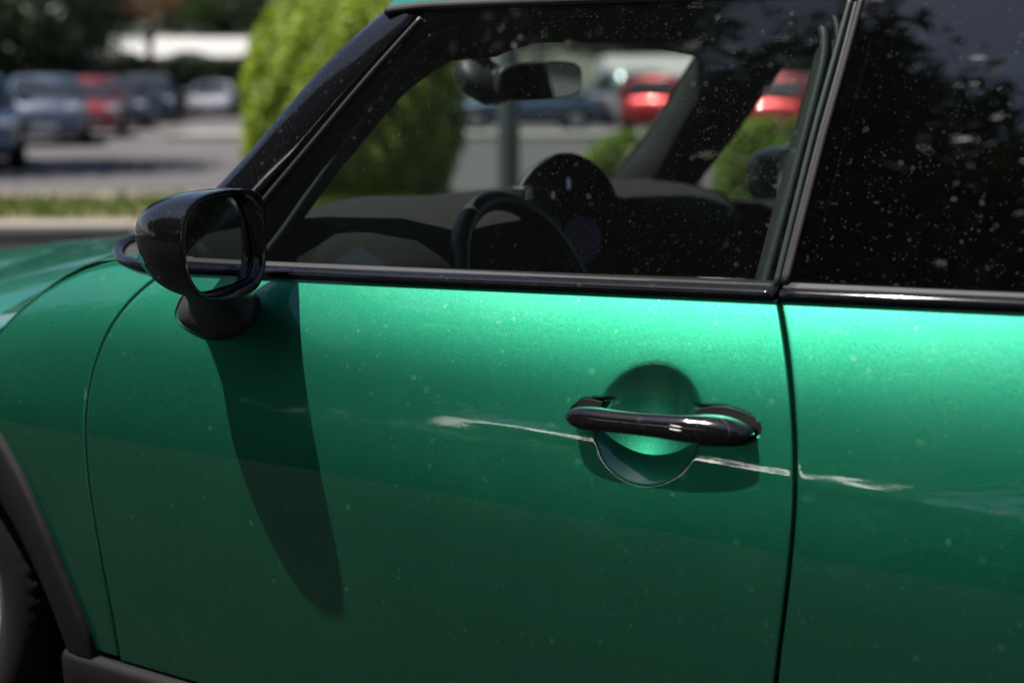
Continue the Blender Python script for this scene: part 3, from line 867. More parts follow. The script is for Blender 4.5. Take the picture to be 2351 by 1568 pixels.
# scuttle: black rim that wraps the front corner of the windscreen
sc_px = [(420, 543, .30), (350, 545, .262), (308, 549, .23), (282, 559, .195), (271, 577, .165), (279, 595, .138), (310, 605, .122), (360, 613, .112), (430, 622, .104), (480, 627, .100)]
tube('scuttle_trim', [atY(*p) for p in sc_px], lambda t: 0.0088, M_gloss, CAR, seg=12, n=60)
sp = crom([atY(*p) for p in sc_px], 40)
V = [p + Vector((0, 0, -0.004)) for p in sp] + [Vector((0.50, 0.30, 0.948)), Vector((0.62, 0.20, 0.940))]
F = [(i, i + 1, 40) for i in range(20)] + [(20, 41, 40)] + [(i, i + 1, 41) for i in range(20, 39)]
mk('scuttle_panel', V, F, M_matte, CAR, smooth=False)
rr = []
for s in lin(25):
    w = WBOT[int(s * 24)]
    rr.append([w + Vector((-0.10, 0, -0.03)), w + Vector((-0.03, 0, 0.0)), w + Vector((0.015, 0, 0.004)), w + Vector((0.02, 0, -0.05)), w + Vector((-0.1, 0, -0.06))])
loft('scuttle_grille', rr, M_matte, CAR)

# ------------------------------------------------------------------ door handle
rings = []
nh = len(_hs)
hx = crom([Vector((a, b, c)) for a, b, c in _hs], 46)
for i, h in enumerate(hx):
    t = i / 45; x, zc, hh = h.x, h.y, max(0.0012, h.z)
    arc = math.sin(math.pi * min(1, max(0, t))) ** 0.35
    base = S(x, zc)
    mid = smooth01(0.10, 0.26, t) * (1 - smooth01(0.60, 0.74, t))
    y_front = base - (0.009 + 0.031 * arc)
    y_back = base + 0.010 - 0.016 * mid
    yc, hd_ = (y_front + y_back) / 2, (y_back - y_front) / 2
    ring = []
    for q in range(28):
        a = 2 * math.pi * q / 28; ca, sa = math.cos(a), math.sin(a)
        e = 2 / (2.0 if ca < 0 or sa > 0 else 2.8)
        ring.append(Vector((x, yc - hd_ * math.copysign(abs(ca) ** e, ca), zc + hh * math.copysign(abs(sa) ** e, sa))))
    rings.append(ring)
HND = loft('door_handle', rings, M_handle, DOOR)
HND['label'] = 'gloss black pull handle'
for lo_, hi_ in ((0, 15), (28, 46)):  # end gaskets; their black also stands in for shade on the pocket floor
    rr = []
    for i in range(lo_, hi_):
        h = hx[i]; ex = 0.0060 * (smooth01(15, 9, i) if lo_ == 0 else smooth01(27, 33, i)); cx_ = h.x + (-0.006 if i == 0 else 0.006 if i == 45 else 0)
        rr.append([Vector((cx_, S(h.x, h.y) + (0.0125 if k else 0.0035), h.y + (h.z + ex) * sg)) for sg, k in ((-1, 0), (1, 0), (1, 1), (-1, 1))])
    loft('gasket_pocket_shade', rr, M_matte, HND, smooth=False)
# lock cover outline and the two sensor lines on its face
def hface(x, z, lift):
    k = min(nh - 2, max(0, bisect.bisect(_hsx, x) - 1)); t = (x - _hsx[k]) / (_hsx[k + 1] - _hsx[k])
    zc = _hs[k][1] * (1 - t) + _hs[k + 1][1] * t; hh = _hs[k][2] * (1 - t) + _hs[k + 1][2] * t
    best = min(range(46), key=lambda q: abs(hx[q].x - x)); tt = best / 45
    yf = S(x, zc) - (0.009 + 0.031 * math.sin(math.pi * tt) ** 0.35); yb = S(x, zc) + 0.010 - 0.016 * smooth01(0.10, 0.26, tt) * (1 - smooth01(0.60, 0.74, tt))
    yc, hd_ = (yf + yb) / 2, (yb - yf) / 2
    q = min(1.0, abs(z - zc) / hh)
    return Vector((x, yc - hd_ * max(0.0, 1 - q ** (2.0 if z > zc else 2.8)) ** (1 / (2.0 if z > zc else 2.8)) - lift, z))
lc = on(S, 1640, 988, -0.03)
tube('lock_cover_edge', [hface(lc.x + 0.0205 * math.cos(a), lc.z - 0.001 + 0.0145 * math.sin(a), 0.0001) for a in [2 * math.pi * i / 48 for i in range(49)]], 0.00045, M_matte, HND, seg=6)
for dz_ in (-0.0022, 0.0022):
    c0 = on(S, 1556, 979, -0.034)
    tube('sensor_line', [hface(c0.x - 0.008 + 0.016 * q, c0.z + dz_ - 0.001 * q, 0.0001) for q in lin(8)], 0.0003, M_silver, HND, seg=6)

# ------------------------------------------------------------------ exterior mirror
def mcrop(pts): return [(244.9 + a * .2538, 397.9 + b * .2538) for a, b in pts]
rim_px = mcrop([(1150, 140), (1300, 150), (1380, 200), (1410, 300), (1420, 500), (1430, 700), (1420, 850), (1390, 970), (1330, 1060), (1200, 1120), (1000, 1150), (870, 1140), (780, 1070), (710, 960), (670, 800), (655, 620), (665, 450), (710, 330), (790, 240), (890, 190), (1000, 160)])
gls_px = mcrop([(1120, 215), (1170, 250), (1210, 330), (1250, 450), (1290, 650), (1310, 800), (1290, 900), (1240, 960), (1100, 1010), (900, 1065), (830, 1060), (760, 1010), (710, 900), (680, 740), (680, 560), (710, 420), (760, 330), (830, 270), (950, 230), (1040, 215)])
MI, MO = Vector((0.755, 0.075, 0.985)), Vector((0.797, -0.135, 0.985))
ML = (MO - MI).normalized(); MN = Vector((-ML.y, ML.x, 0)) 
if MN.x < 0: MN = -MN
MC = (MI + MO) / 2
def closed_crom(P, n):
    P = [Vector(p) for p in P]; m = len(P); out = []
    for i in range(n):
        t = i / n * m; k = int(t) % m; t -= int(t)
        a, b, c, d = P[k - 1], P[k], P[(k + 1) % m], P[(k + 2) % m]
        out.append(0.5 * ((2 * b) + (c - a) * t + (2 * a - 5 * b + 4 * c - d) * t * t + (3 * b - a - 3 * c + d) * t ** 3))
    return out
NR = 64
rim = closed_crom([at_plane(x, y, MC, MN) for x, y in rim_px], NR)
gplane = MC - MN * 0.016
gls = closed_crom([at_plane(x, y, gplane, MN) for x, y in gls_px], NR)
rc = sum(rim, Vector()) / NR
def build_mirror(far, shift=Vector((0, 0, 0))):
    tf = (lambda p: mir(p) + shift) if far else (lambda p: p)
    w = empty('door_mirror', (0, 0, 0)); w.parent = CAR
    w['label'] = 'driver side door mirror with gloss black shell' if not far else 'passenger side door mirror seen through the cabin'
    DEP = 0.128
    rings = []
    for i in range(22):
        t = i / 21 * 0.985
        s = (1 - t ** 2.3) ** (1 / 2.1)
        cs = rc - MN * (DEP * t) + Vector((0, 0.012 * t, 0.004 * t))
        rings.append([cs + (p - rc) * s for p in rim])
    zsplit = rc.z - 0.042
    V = [tf(p) for r in rings for p in r]
    F = grid_faces(22, NR, True); F.append(tuple(range(21 * NR, 22 * NR)))
    up, lo = [], []
    for f in F:
        zc = sum(V[q].z for q in f) / len(f)
        (up if zc > zsplit else lo).append(f)
    o = mk('mirror_shell', V, up, M_gloss, w); fixn(o)
    o2 = mk('mirror_lower_shell', V, lo, M_matte, w); fixn(o2)
    for q in (o, o2):
        bm = bmesh.new(); bm.from_mesh(q.data); bmesh.ops.delete(bm, geom=[v for v in bm.verts if not v.link_faces], context='VERTS'); bm.to_mesh(q.data); bm.free()
    # rim: rounded lip then a throat down to the glass
    def inset(k, d): return [rc + (p - rc) * k - MN * d for p in rim]
    big = [gplane + (p - gplane) * 1.04 - MN * 0.001 for p in gls]
    rr = [inset(1.0, 0.0), inset(0.992, -0.003), inset(0.975, -0.0045), inset(0.955, -0.003), [a.lerp(b, 0.45) + MN * 0.004 for a, b in zip(inset(0.955, -0.003), gls)], [a.lerp(b, 0.85) for a, b in zip(inset(0.955, 0.002), gls)], big]
    fixn(mk('mirror_rim', [tf(p) for r in rr for p in r], grid_faces(len(rr), NR, True), M_gloss, w))
    gv = [tf(p) for p in gls] + [tf(sum(gls, Vector()) / NR)]
    fixn(mk('mirror_glass', gv, [(i, (i + 1) % NR, NR) for i in range(NR)], M_mirror, w, smooth=False))
    # foot on the door
    foot_px = [(412, 700), (408, 722), (417, 741), (448, 762), (489, 777), (535, 772), (572, 748), (590, 705), (586, 674), (545, 655), (480, 652), (430, 672)]
    base = closed_crom([on(S, x, y, 0.004) for x, y in foot_px], 48)
    basem = closed_crom([on(S, x, y, -0.004) for x, y in foot_px], 48)
    fc = sum(base, Vector()) / 48
    tc_ = rc - MN * 0.055 + Vector((0, 0, -0.055))
    rr = [base, basem]
    fa = on(S, 562, 684, -0.004)
    for t in lin(12)[1:]:
        k = 1 - 0.62 * t ** 0.5
        c = fa.lerp(tc_, t ** 1.15)
        rr.append([c + Vector(((p - fa).x * k, (p - fa).y * (1 - t), (p - fa).z * k * (1 - 0.2 * t))) + Vector((0, (p.z - fa.z) * -0.35 * t, 0)) for p in basem])
    rr = [[tf(p) for p in r] for r in rr]
    loft('mirror_foot', rr, M_matte, w)
    gk = [closed_crom([fc + (p - fc) * 1.01 for p in base], 48), closed_crom([fc + (p - fc) * 1.01 + Vector((0, -0.0055, 0)) for p in base], 48), [fc + (p - fc) * 0.975 + Vector((0, -0.0075, 0)) for p in base]]
    fixn(mk('foot_gasket', [tf(p) for r in gk for p in r], grid_faces(3, 48, True), M_strip, w))
build_mirror(False)
build_mirror(True, Vector((0.12, 0.03, 0)))

# ------------------------------------------------------------------ cabin
def dash_top(y):
    return 0.986 + 0.012 * math.sin(math.pi * (y - 0.2) / 1.35)
rings = []
for y in np.linspace(0.20, CARW - 0.20, 50):
    e = min(1.0, (y - 0.20) / 0.06, (CARW - 0.20 - y) / 0.06); e = math.sqrt(max(0, 1 - (1 - e) ** 2))
    zt = dash_top(y); hood = 0.016 * math.exp(-((y - 0.50) / 0.16) ** 2)
    xr_ = 0.965 - 0.05 * abs((y - CARW / 2) / 0.7) ** 2 - 0.175 * math.exp(-((y - 0.86) / 0.19) ** 4)
    prof = [(0.40, 0.55), (0.42, 0.93), (0.50, zt - 0.018), (0.60, zt + hood), (0.70, zt + 0.004 + hood), (min(0.80, xr_ - 0.06), zt - 0.004 + hood), (min(0.88, xr_ - 0.04), zt - 0.020), (xr_ - 0.02, zt - 0.045), (xr_, zt - 0.072), (xr_ - 0.004, zt - 0.10), (xr_ - 0.04, zt - 0.122), (xr_ - 0.10, zt - 0.13), (xr_ - 0.10, 0.60), (xr_ - 0.2, 0.55)]
    cz = 0.80
    rings.append([Vector((0.65 + (a - 0.65) * (0.86 + 0.14 * e), y, cz + (b - cz) * (0.75 + 0.25 * e))) for a, b in prof])
DASH = loft('dashboard', rings, M_dash, CAR)
# bright edge of the demister slot and a small column stalk
tube('air_vent_ring', [Vector((0.895, 0.30 + 0.035 * math.cos(a), 0.885 + 0.035 * math.sin(a))) for a in [2 * math.pi * i / 20 for i in range(21)]], 0.004, M_silver, DASH)
tube('air_vent_ring', [Vector((0.90, 1.44 + 0.035 * math.cos(a), 0.885 + 0.035 * math.sin(a))) for a in [2 * math.pi * i / 20 for i in range(21)]], 0.004, M_silver, DASH)
# steering wheel
STW = empty('steering_wheel', (0, 0, 0)); STW.parent = CAR
WC = Vector((0.955, 0.505, 0.852)); wt = math.radians(24)
wu = Vector((-math.sin(wt), 0, math.cos(wt))); wr = Vector((0, 1, 0)); wn_ = Vector((math.cos(wt), 0, math.sin(wt)))
ringp = [WC + wr * (0.183 * math.cos(a)) + wu * (0.178 * math.sin(a)) for a in [2 * math.pi * i / 64 for i in range(65)]]
tube('steering_rim', ringp, 0.0165, M_leather, STW, seg=14)
hubr = []
for d, r in ((-0.05, 0.035), (-0.02, 0.068), (0.0, 0.074), (0.012, 0.066), (0.02, 0.045), (0.024, 0.004)):
    hubr.append([WC + wn_ * d + wr * (r * 1.1 * math.cos(a)) + wu * (r * math.sin(a)) for a in [2 * math.pi * i / 32 for i in range(32)]])
HUB = loft('steering_hub', hubr, M_trim, STW)
tube('steering_emblem', [WC + wn_ * 0.0235 + wr * (0.02 * math.cos(a)) + wu * (0.02 * math.sin(a)) for a in [2 * math.pi * i / 24 for i in range(25)]], 0.003, M_chrome, HUB)
for sgn in (-1, 1):
    tube('steering_spoke', [WC + wr * (sgn * 0.05), WC + wr * (sgn * 0.11) + wn_ * 0.004, WC + wr * (sgn * 0.178)], 0.017, M_trim, STW, seg=10, n=8, flat=0.6)
    tube('spoke_inlay', [WC + wr * (sgn * 0.075) + wn_ * 0.012 + wu * 0.012, WC + wr * (sgn * 0.15) + wn_ * 0.012 + wu * 0.016], 0.004, M_silver, STW, seg=8)
tube('steering_spoke', [WC - wu * 0.05, WC - wu * 0.175], 0.015, M_trim, STW, seg=10, flat=0.6)
tube('steering_column', [WC - wn_ * 0.03, WC - wn_ * 0.25], 0.045, M_trim, STW, seg=16)
# round central display
DSP = empty('round_display', (0, 0, 0)); DSP.parent = CAR
dc = atY(1302, 518, 0.835); dn_ = Vector((0.93, -0.36, 0.07)).normalized()
dr = Vector((0, 0, 1)).cross(dn_).normalized(); du = dn_.cross(dr)
def disc_ring(r, d, n=56): return [dc + dn_ * d + dr * (r * math.cos(a)) + du * (r * math.sin(a)) for a in [2 * math.pi * i / n for i in range(n)]]
loft('display_housing', [disc_ring(0.115, -0.02), disc_ring(0.132, -0.012), disc_ring(0.135, 0.0), disc_ring(0.133, 0.004), disc_ring(0.129, 0.005)], M_matte, DSP)
fixn(mk('display_glass', disc_ring(0.1305, 0.0056), [tuple(range(56))], M_screen, DSP, smooth=False))
def icon(cx, cy, rx, ry, mat, n=14):
    c = dc + dn_ * 0.0066 + dr * cx + du * cy
    fixn(mk('display_icon', [c + dr * (rx * math.cos(a)) + du * (ry * math.sin(a)) for a in [2 * math.pi * i / n for i in range(n)]], [tuple(range(n))], mat, DSP, smooth=False))
icon(0.002, 0.078, 0.005, 0.012, M_icon); icon(-0.036, 0.058, 0.004, 0.008, M_icon); icon(0.05, 0.052, 0.004, 0.004, M_icon)
icon(0.03, -0.03, 0.05, 0.045, M_icon2, 24); icon(-0.045, 0.0, 0.025, 0.02, M_icon2, 24)
# little sensor pod left of the display
pc = atY(1200, 445, 0.72)
box('sensor_pod', pc, (0.03, 0.035, 0.028), M_matte, DASH, bev=0.006)
box('sensor_window', pc + Vector((0.0165, -0.006, 0.0)), (0.002, 0.018, 0.018), M_silver, DASH)
# interior mirror with its camera box
RM = empty('interior_mirror', (0, 0, 0)); RM.parent = CAR
mc = atY(1242, 186, 0.88); md = Vector((0.20, 0.98, 0.03)).normalized()
mn = Vector((0.96, -0.27, -0.05)).normalized(); mu = mn.cross(md) * -1
if mu.z < 0: mu = -mu
def sup(c, a, b, ha, hb, e=4.0, n=40):
    out = []
    for i in range(n):
        t = 2 * math.pi * i / n; ct, st = math.cos(t), math.sin(t)
        out.append(c + a * (ha * math.copysign(abs(ct) ** (2 / e), ct)) + b * (hb * math.copysign(abs(st) ** (2 / e), st)))
    return out
loft('mirror_body', [sup(mc - mn * 0.035, md, mu, 0.08, 0.02), sup(mc - mn * 0.022, md, mu, 0.110, 0.030), sup(mc, md, mu, 0.118, 0.036), sup(mc + mn * 0.004, md, mu, 0.116, 0.035)], M_matte, RM)
fixn(mk('mirror_face', sup(mc + mn * 0.0052, md, mu, 0.112, 0.032), [tuple(range(40))], M_mirror, RM, smooth=False))
cc = atY(1112, 188, 0.86)
rr = []
for t in lin(8):
    k = math.sin(math.pi * (0.12 + 0.80 * t)) ** 0.6
    rr.append(sup(cc + Vector((0.05 * (t - 0.5), 0, 0.075 * (0.5 - t))), Vector((0.3, 1, 0)).normalized(), Vector((0.8, -0.2, 0.5)).normalized(), 0.045 * k + 0.01, 0.028 * k, 3.0, 24))
loft('camera_housing', rr, M_matte, RM)
tube('mirror_stem', [cc + Vector((0, 0, 0.0)), cc.lerp(mc, 0.5) + Vector((0, 0, 0.02)), mc - mn * 0.03], 0.012, M_matte, RM, n=8)
tube('mirror_stem', [cc + Vector((-0.01, 0, 0.02)), cc + Vector((-0.03, 0, 0.09))], 0.028, M_matte, RM)
# sun visors folded against the lining
for yy in (0.52, 1.22):
    rr = []
    for t in lin(8):
        k = 1 - (2 * t - 1) ** 6
        c = Vector((0.98 + 0.15 * t, yy, 1.290 + 0.01 * t))
        rr.append([c + Vector((0, -0.19 * k - 0.02, 0.004)), c + Vector((0, -0.19 * k - 0.02, -0.008)), c + Vector((0, 0.19 * k + 0.02, -0.008)), c + Vector((0, 0.19 * k + 0.02, 0.004))])
    loft('sun_visor', rr, M_liner, CAR, smooth=False)
# seats
def seat(yc):
    s = empty('front_seat', (0, 0, 0)); s.parent = CAR
    def sec(cx, z, w, d, n=28, e=3.5):
        return sup(Vector((cx, yc, z)), Vector((0, 1, 0)), Vector((1, 0, 0)), w, d, e, n)
    loft('backrest', [sec(1.36, 0.48, .22, .05), sec(1.38, 0.56, .25, .075), sec(1.45, 0.72, .26, .080), sec(1.53, 0.86, .24, .072), sec(1.60, 0.95, .19, .060), sec(1.635, 0.99, .12, .045), sec(1.65, 1.002, .05, .02)], M_seat, s)
    loft('seat_cushion', [sec(1.12, 0.36, .22, .20), sec(1.12, 0.42, .25, .25), sec(1.11, 0.47, .25, .26), sec(1.10, 0.49, .20, .22)], M_seat, s)
    hr = loft('headrest', [sec(1.66, 1.038, .08, .030), sec(1.67, 1.05, .125, .045), sec(1.685, 1.12, .135, .050), sec(1.70, 1.19, .125, .045), sec(1.70, 1.215, .08, .03)], M_seat, s)
    for q in (-0.055, 0.055):
        tube('headrest_post', [Vector((1.635, yc + q, 0.94)), Vector((1.668, yc + q, 1.06))], 0.0055, M_chrome, hr, seg=10)
seat(0.49); seat(CARW - 0.49)
# rear bench
box('rear_bench', (2.25, CARW / 2, 0.62), (0.18, 1.15, 0.75), M_seat, CAR, bev=0.05)
# door cards inside each door
for far in (False, True):
    V = []
    n = 24
    for x in np.linspace(0.50, 1.60, n):
        for k, (dy, z) in enumerate(((0.10, 0.30), (0.12, 0.60), (0.135, 0.74), (0.10, 0.78), (0.075, 0.88), (0.055, 0.935), (0.035, 0.945))):
            zz = z if k < 5 else belt_z(x) + (0.012 if k == 5 else 0.016)
            p = Vector((x, S(x, min(zz, 0.93)) + dy, zz)); V.append(mir(p) if far else p)
    fixn(mk('door_card', V, grid_faces(n, 7), M_trim, DOOR if not far else FDOOR))
    V = []
    for x in np.linspace(1.58, 2.9, 12):
        for dy, z in ((0.11, 0.30), (0.11, 0.80), (0.05, 0.965)):
            p = Vector((x, S(x, 0.9) + dy, z)); V.append(mir(p) if far else p)
    fixn(mk('side_lining', V, grid_faces(12, 3), M_trim, CAR))

# ================================================================== plants
M_bark = simple('bark', (0.07, 0.05, 0.035), 0.9, var=0.4, vscale=6, bump=0.6, bscale=30)
M_leafd = leaf_mat('dark_leaves', (0.010, 0.022, 0.006), (0.030, 0.055, 0.013), 0.3, 0.5)
M_leafm = leaf_mat('mid_leaves', (0.017, 0.040, 0.007), (0.05, 0.085, 0.017), 0.35, 0.5)
M_leafo = leaf_mat('orange_leaves', (0.08, 0.035, 0.012), (0.15, 0.075, 0.03), 0.4, 0.5)
M_topi = leaf_mat('topiary_leaves', (0.075, 0.15, 0.005), (0.33, 0.42, 0.022), 0.35, 2.5)
M_lowh = leaf_mat('low_hedge_leaves', (0.05, 0.11, 0.010), (0.18, 0.24, 0.026), 0.35, 2.0)
M_hedge = leaf_mat('hedge_leaves', (0.008, 0.018, 0.006), (0.022, 0.038, 0.011), 0.2, 0.8)
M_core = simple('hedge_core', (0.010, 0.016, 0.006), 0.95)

def leaves_mesh(name, pts, size, mat, rnd, flatten=0.0):
    V, F = [], []
    for p, nrm in pts:
        s = size * rnd.uniform(0.6, 1.3)
        n = Vector((rnd.gauss(0, 1), rnd.gauss(0, 1), rnd.gauss(0, 1)))
        if nrm is not None: n = n.normalized() * 0.8 + nrm
        n.normalize(); a = n.orthogonal().normalized(); b = n.cross(a); r = rnd.uniform(0, 6.28)
        a, b = a * math.cos(r) + b * math.sin(r), b * math.cos(r) - a * math.sin(r)
        k = len(V)
        V += [p - a * s * 0.6, p + b * s * 0.28, p + a * s * 0.6, p - b * s * 0.28]; F.append((k, k + 1, k + 2, k + 3))
    me = bpy.data.meshes.new(name); me.from_pydata([tuple(v) for v in V], [], F); me.materials.append(mat); me.update()
    return me
def crown_pts(rnd, nclump, per, rx, rz, base, clump):
    out = []
    for _ in range(nclump):
        d = Vector((rnd.gauss(0, 1), rnd.gauss(0, 1), rnd.gauss(0, 1))).normalized() * rnd.uniform(0.35, 1.0) ** 0.6
        c = Vector((d.x * rx, d.y * rx, base + rz + d.z * rz))
        for _ in range(per):
            q = Vector((rnd.gauss(0, 1), rnd.gauss(0, 1), rnd.gauss(0, 0.7))) * clump * 0.5
            out.append((c + q, q.normalized() if q.length > 1e-6 else None))
    return out
_rn = random.Random(3)
CROWN = {
    'dark': leaves_mesh('crown', crown_pts(_rn, 95, 85, 1.0, 1.0, 0.0, 0.34), 0.085, M_leafd, _rn),
    'mid': leaves_mesh('crown', crown_pts(_rn, 80, 80, 1.0, 1.0, 0.0, 0.34), 0.085, M_leafm, _rn),
    'dense': leaves_mesh('crown', crown_pts(_rn, 190, 90, 1.0, 1.0, 0.0, 0.30), 0.095, M_leafd, _rn),
    'orange': leaves_mesh('crown', crown_pts(_rn, 30, 60, 1.0, 1.0, 0.0, 0.40), 0.11, M_leafo, _rn),
}
def tree(name, label, loc, base, rx, rz, kind, seed, trunk_r=0.2, group=None, lean=0.0):
    t = empty(name, loc, 0, label, 'tree', group)
    rnd = random.Random(seed)
    top = base + rz * 1.5
    pts = [Vector((0, 0, -0.05)), Vector((rnd.uniform(-.1, .1), rnd.uniform(-.1, .1), base * 0.5)), Vector((rnd.uniform(-.2, .2) + lean, rnd.uniform(-.2, .2), base)), Vector((rnd.uniform(-.3, .3) + lean, 0, top))]
    tr = tube('trunk', pts, lambda q: trunk_r * (1.25 - q), M_bark, t, seg=10, n=14)
    for k in range(7):
        a = rnd.uniform(0, 6.28); z0 = base * 0.8 + rnd.uniform(0, rz); L = rx * rnd.uniform(0.5, 0.9)
        p0 = Vector((lean, 0, z0))
        tube('limb', [p0, p0 + Vector((math.cos(a) * L * .5, math.sin(a) * L * .5, L * 0.35)), p0 + Vector((math.cos(a) * L, math.sin(a) * L, L * 0.6))], lambda q: trunk_r * 0.4 * (1.15 - q), M_bark, tr, seg=6, n=6)
    c = bpy.data.objects.new('crown', CROWN[kind]); COL.objects.link(c); c.parent = t
    c.location = (lean, 0, base); c.scale = (rx, rx, rz); c.rotation_euler = (0, 0, rnd.uniform(0, 6.28))
    return t
def shell_pts(rnd, n, fn):
    return [fn(rnd) for _ in range(n)]

# clipped cone beside the lane
def topi_r(t):                               # t 0..1 from ground to tip
    return 1.09 * (0.88 + 0.12 * smooth01(0, 0.25, t)) * (max(0.0, 1 - t ** 4)) ** 0.75
TOPI_H = 2.40; vt = 14.6
TP = empty('topiary_bush', lot(lotc(813, vt), vt, 0.08), 0, 'tall bright green clipped topiary bush beside the lane, behind the windscreen pillar', 'bush')
_rn = random.Random(11); pts = []
for _ in range(80000):
    t = _rn.random() ** 0.85; a = _rn.uniform(0, 6.28318)
    dent = 0.05 * math.sin(7 * a + 9 * t) + 0.04 * math.sin(13 * a - 17 * t + 1) + 0.03 * math.sin(23 * a + 31 * t)
    r = topi_r(t) * (1 + dent * 0.8) - abs(_rn.gauss(0, 0.045)) + (0.05 if _rn.random() < 0.05 else 0)
    p = Vector((math.cos(a) * r, math.sin(a) * r, t * TOPI_H)); pts.append((p, Vector((math.cos(a), math.sin(a), 0.45)).normalized()))
me = leaves_mesh('foliage', pts, 0.046, M_topi, _rn); o = bpy.data.objects.new('foliage', me); COL.objects.link(o); o.parent = TP
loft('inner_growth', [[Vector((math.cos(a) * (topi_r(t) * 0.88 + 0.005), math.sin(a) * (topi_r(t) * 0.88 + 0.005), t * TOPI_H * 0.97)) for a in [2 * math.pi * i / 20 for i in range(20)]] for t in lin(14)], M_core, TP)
tube('stem', [Vector((0, 0, -0.1)), Vector((0, 0, 0.6))], 0.06, M_bark, TP)

def hedge(name, label, u0, u1, v0, v1, h, mat, n, size, seed, rough=0.06, group=None):
    rnd = random.Random(seed); w, d = u1 - u0, v1 - v0
    e = empty(name, lot((u0 + u1) / 2, (v0 + v1) / 2, 0.0), LOT_ROT, label, 'hedge', group)
    pts = []; areas = [w * h, w * h, w * d, d * h, d * h]; tot = sum(areas)
    for _ in range(n):
        k = rnd.uniform(0, tot); i = 0
        while k > areas[i]: k -= areas[i]; i += 1
        a, b = rnd.uniform(-.5, .5), rnd.random(); j = rnd.gauss(0, rough)
        if i == 0: p, q = Vector((a * w, -d / 2 + j, b * h)), Vector((0, -1, .4))
        elif i == 1: p, q = Vector((a * w, d / 2 + j, b * h)), Vector((0, 1, .4))
        elif i == 2: p, q = Vector((a * w, (b - .5) * d, h + j + 0.06 * math.sin(a * w * 2.1) * h)), Vector((0, 0, 1))
        elif i == 3: p, q = Vector((-w / 2 + j, a * d, b * h)), Vector((-1, 0, .4))
        else: p, q = Vector((w / 2 + j, a * d, b * h)), Vector((1, 0, .4))
        pts.append((p, q.normalized()))
    me = leaves_mesh('foliage', pts, size, mat, rnd); o = bpy.data.objects.new('foliage', me); COL.objects.link(o); o.parent = e
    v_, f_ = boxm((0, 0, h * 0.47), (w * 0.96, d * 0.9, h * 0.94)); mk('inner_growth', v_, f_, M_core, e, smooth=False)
    return e
# low box hedge seen through the windscreen, right of the post
def low_bush(px0, px1, v, h, d, seed, label):
    u0, u1 = lotc(px0, v), lotc(px1, v); w = u1 - u0
    e = empty('low_hedge', lot((u0 + u1) / 2, v, 0.05), LOT_ROT, label, 'hedge', 'low clipped hedges in the planted strip')
    rnd = random.Random(seed); pts = []
    for _ in range(9000):
        a, b = rnd.uniform(0, 6.283), rnd.random() ** 0.6
        s = (1 - (1 - b) ** 3)
        x = math.copysign(abs(math.cos(a)) ** 0.5, math.cos(a)); y = math.copysign(abs(math.sin(a)) ** 0.5, math.sin(a))
        k = math.sqrt(max(0, 1 - (1 - b) ** 2)) if False else (1 - b ** 6) ** 0.4
        p = Vector((x * w / 2 * k, y * d / 2 * k, b * h * (1 + 0.12 * math.sin(5 * x + seed)))) * (1 - abs(rnd.gauss(0, .04)))
        pts.append((p, Vector((x, y, 1.2 * b + .2)).normalized()))
    me = leaves_mesh('foliage', pts, 0.07, M_lowh, rnd); o = bpy.data.objects.new('foliage', me); COL.objects.link(o); o.parent = e
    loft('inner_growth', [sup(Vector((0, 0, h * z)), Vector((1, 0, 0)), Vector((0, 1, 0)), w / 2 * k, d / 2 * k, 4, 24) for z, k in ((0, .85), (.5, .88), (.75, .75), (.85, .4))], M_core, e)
low_bush(1335, 1600, 13.8, 0.66, 0.9, 5, 'low rounded green hedge seen through the windscreen, beyond the round display')
low_bush(1640, 1960, 13.9, 0.78, 0.9, 6, 'low green hedge seen through the far door window')
# grass in the strip
_rn = random.Random(21); V, F = [], []
for _ in range(42000):
    u = _rn.uniform(-16, 12); vv = _rn.uniform(11.5, 14.45)
    dens = 0.5 + 0.5 * math.sin(u * 0.9 + 1.5) * math.cos(vv * 1.1 + u * 0.35)
    if vv < 12.0 or _rn.random() > dens * 0.8 + 0.5: continue
    if 13.9 < vv and _rn.random() < 0.75: continue
    p = lot(u, vv, 0.098); a = _rn.uniform(0, 6.28); h = _rn.uniform(0.05, 0.14); w = 0.012
    d = Vector((math.cos(a), math.sin(a), 0)); t = Vector((_rn.gauss(0, .035), _rn.gauss(0, .035), h)); k = len(V)
    V += [p - d * w, p + d * w, p + t]; F.append((k, k + 1, k + 2))
M_grass = leaf_mat('grass_blades', (0.045, 0.095, 0.010), (0.12, 0.17, 0.022), 0.35, 0.7)
mk('grass', V, F, M_grass, smooth=False, label='patchy green grass growing in the planted strip', cat='grass', kind='stuff')

# ------------------------------------------------------------------ steel post by the kerb
M_steel = simple('painted_steel', (0.12, 0.14, 0.16), 0.45, metal=0.3, var=0.15, vscale=3)
PO = empty('steel_post', lot(lotc(1168, 14.2), 14.2, 0.1), LOT_ROT + 0.5, 'square grey steel post seen through the windscreen below the interior mirror', 'post')
box('shaft', (0, 0, 1.6), (0.17, 0.17, 3.2), M_steel, PO, bev=0.012)
box('base_plate', (0, 0, 0.012), (0.34, 0.34, 0.024), M_steel, PO, bev=0.004)
box('cap', (0, 0, 3.22), (0.19, 0.19, 0.03), M_steel, PO, bev=0.006)
for sx in (-1, 1):
    for sy in (-1, 1): box('bolt', (sx * 0.13, sy * 0.13, 0.035), (0.03, 0.03, 0.03), M_chrome, PO, bev=0.004)

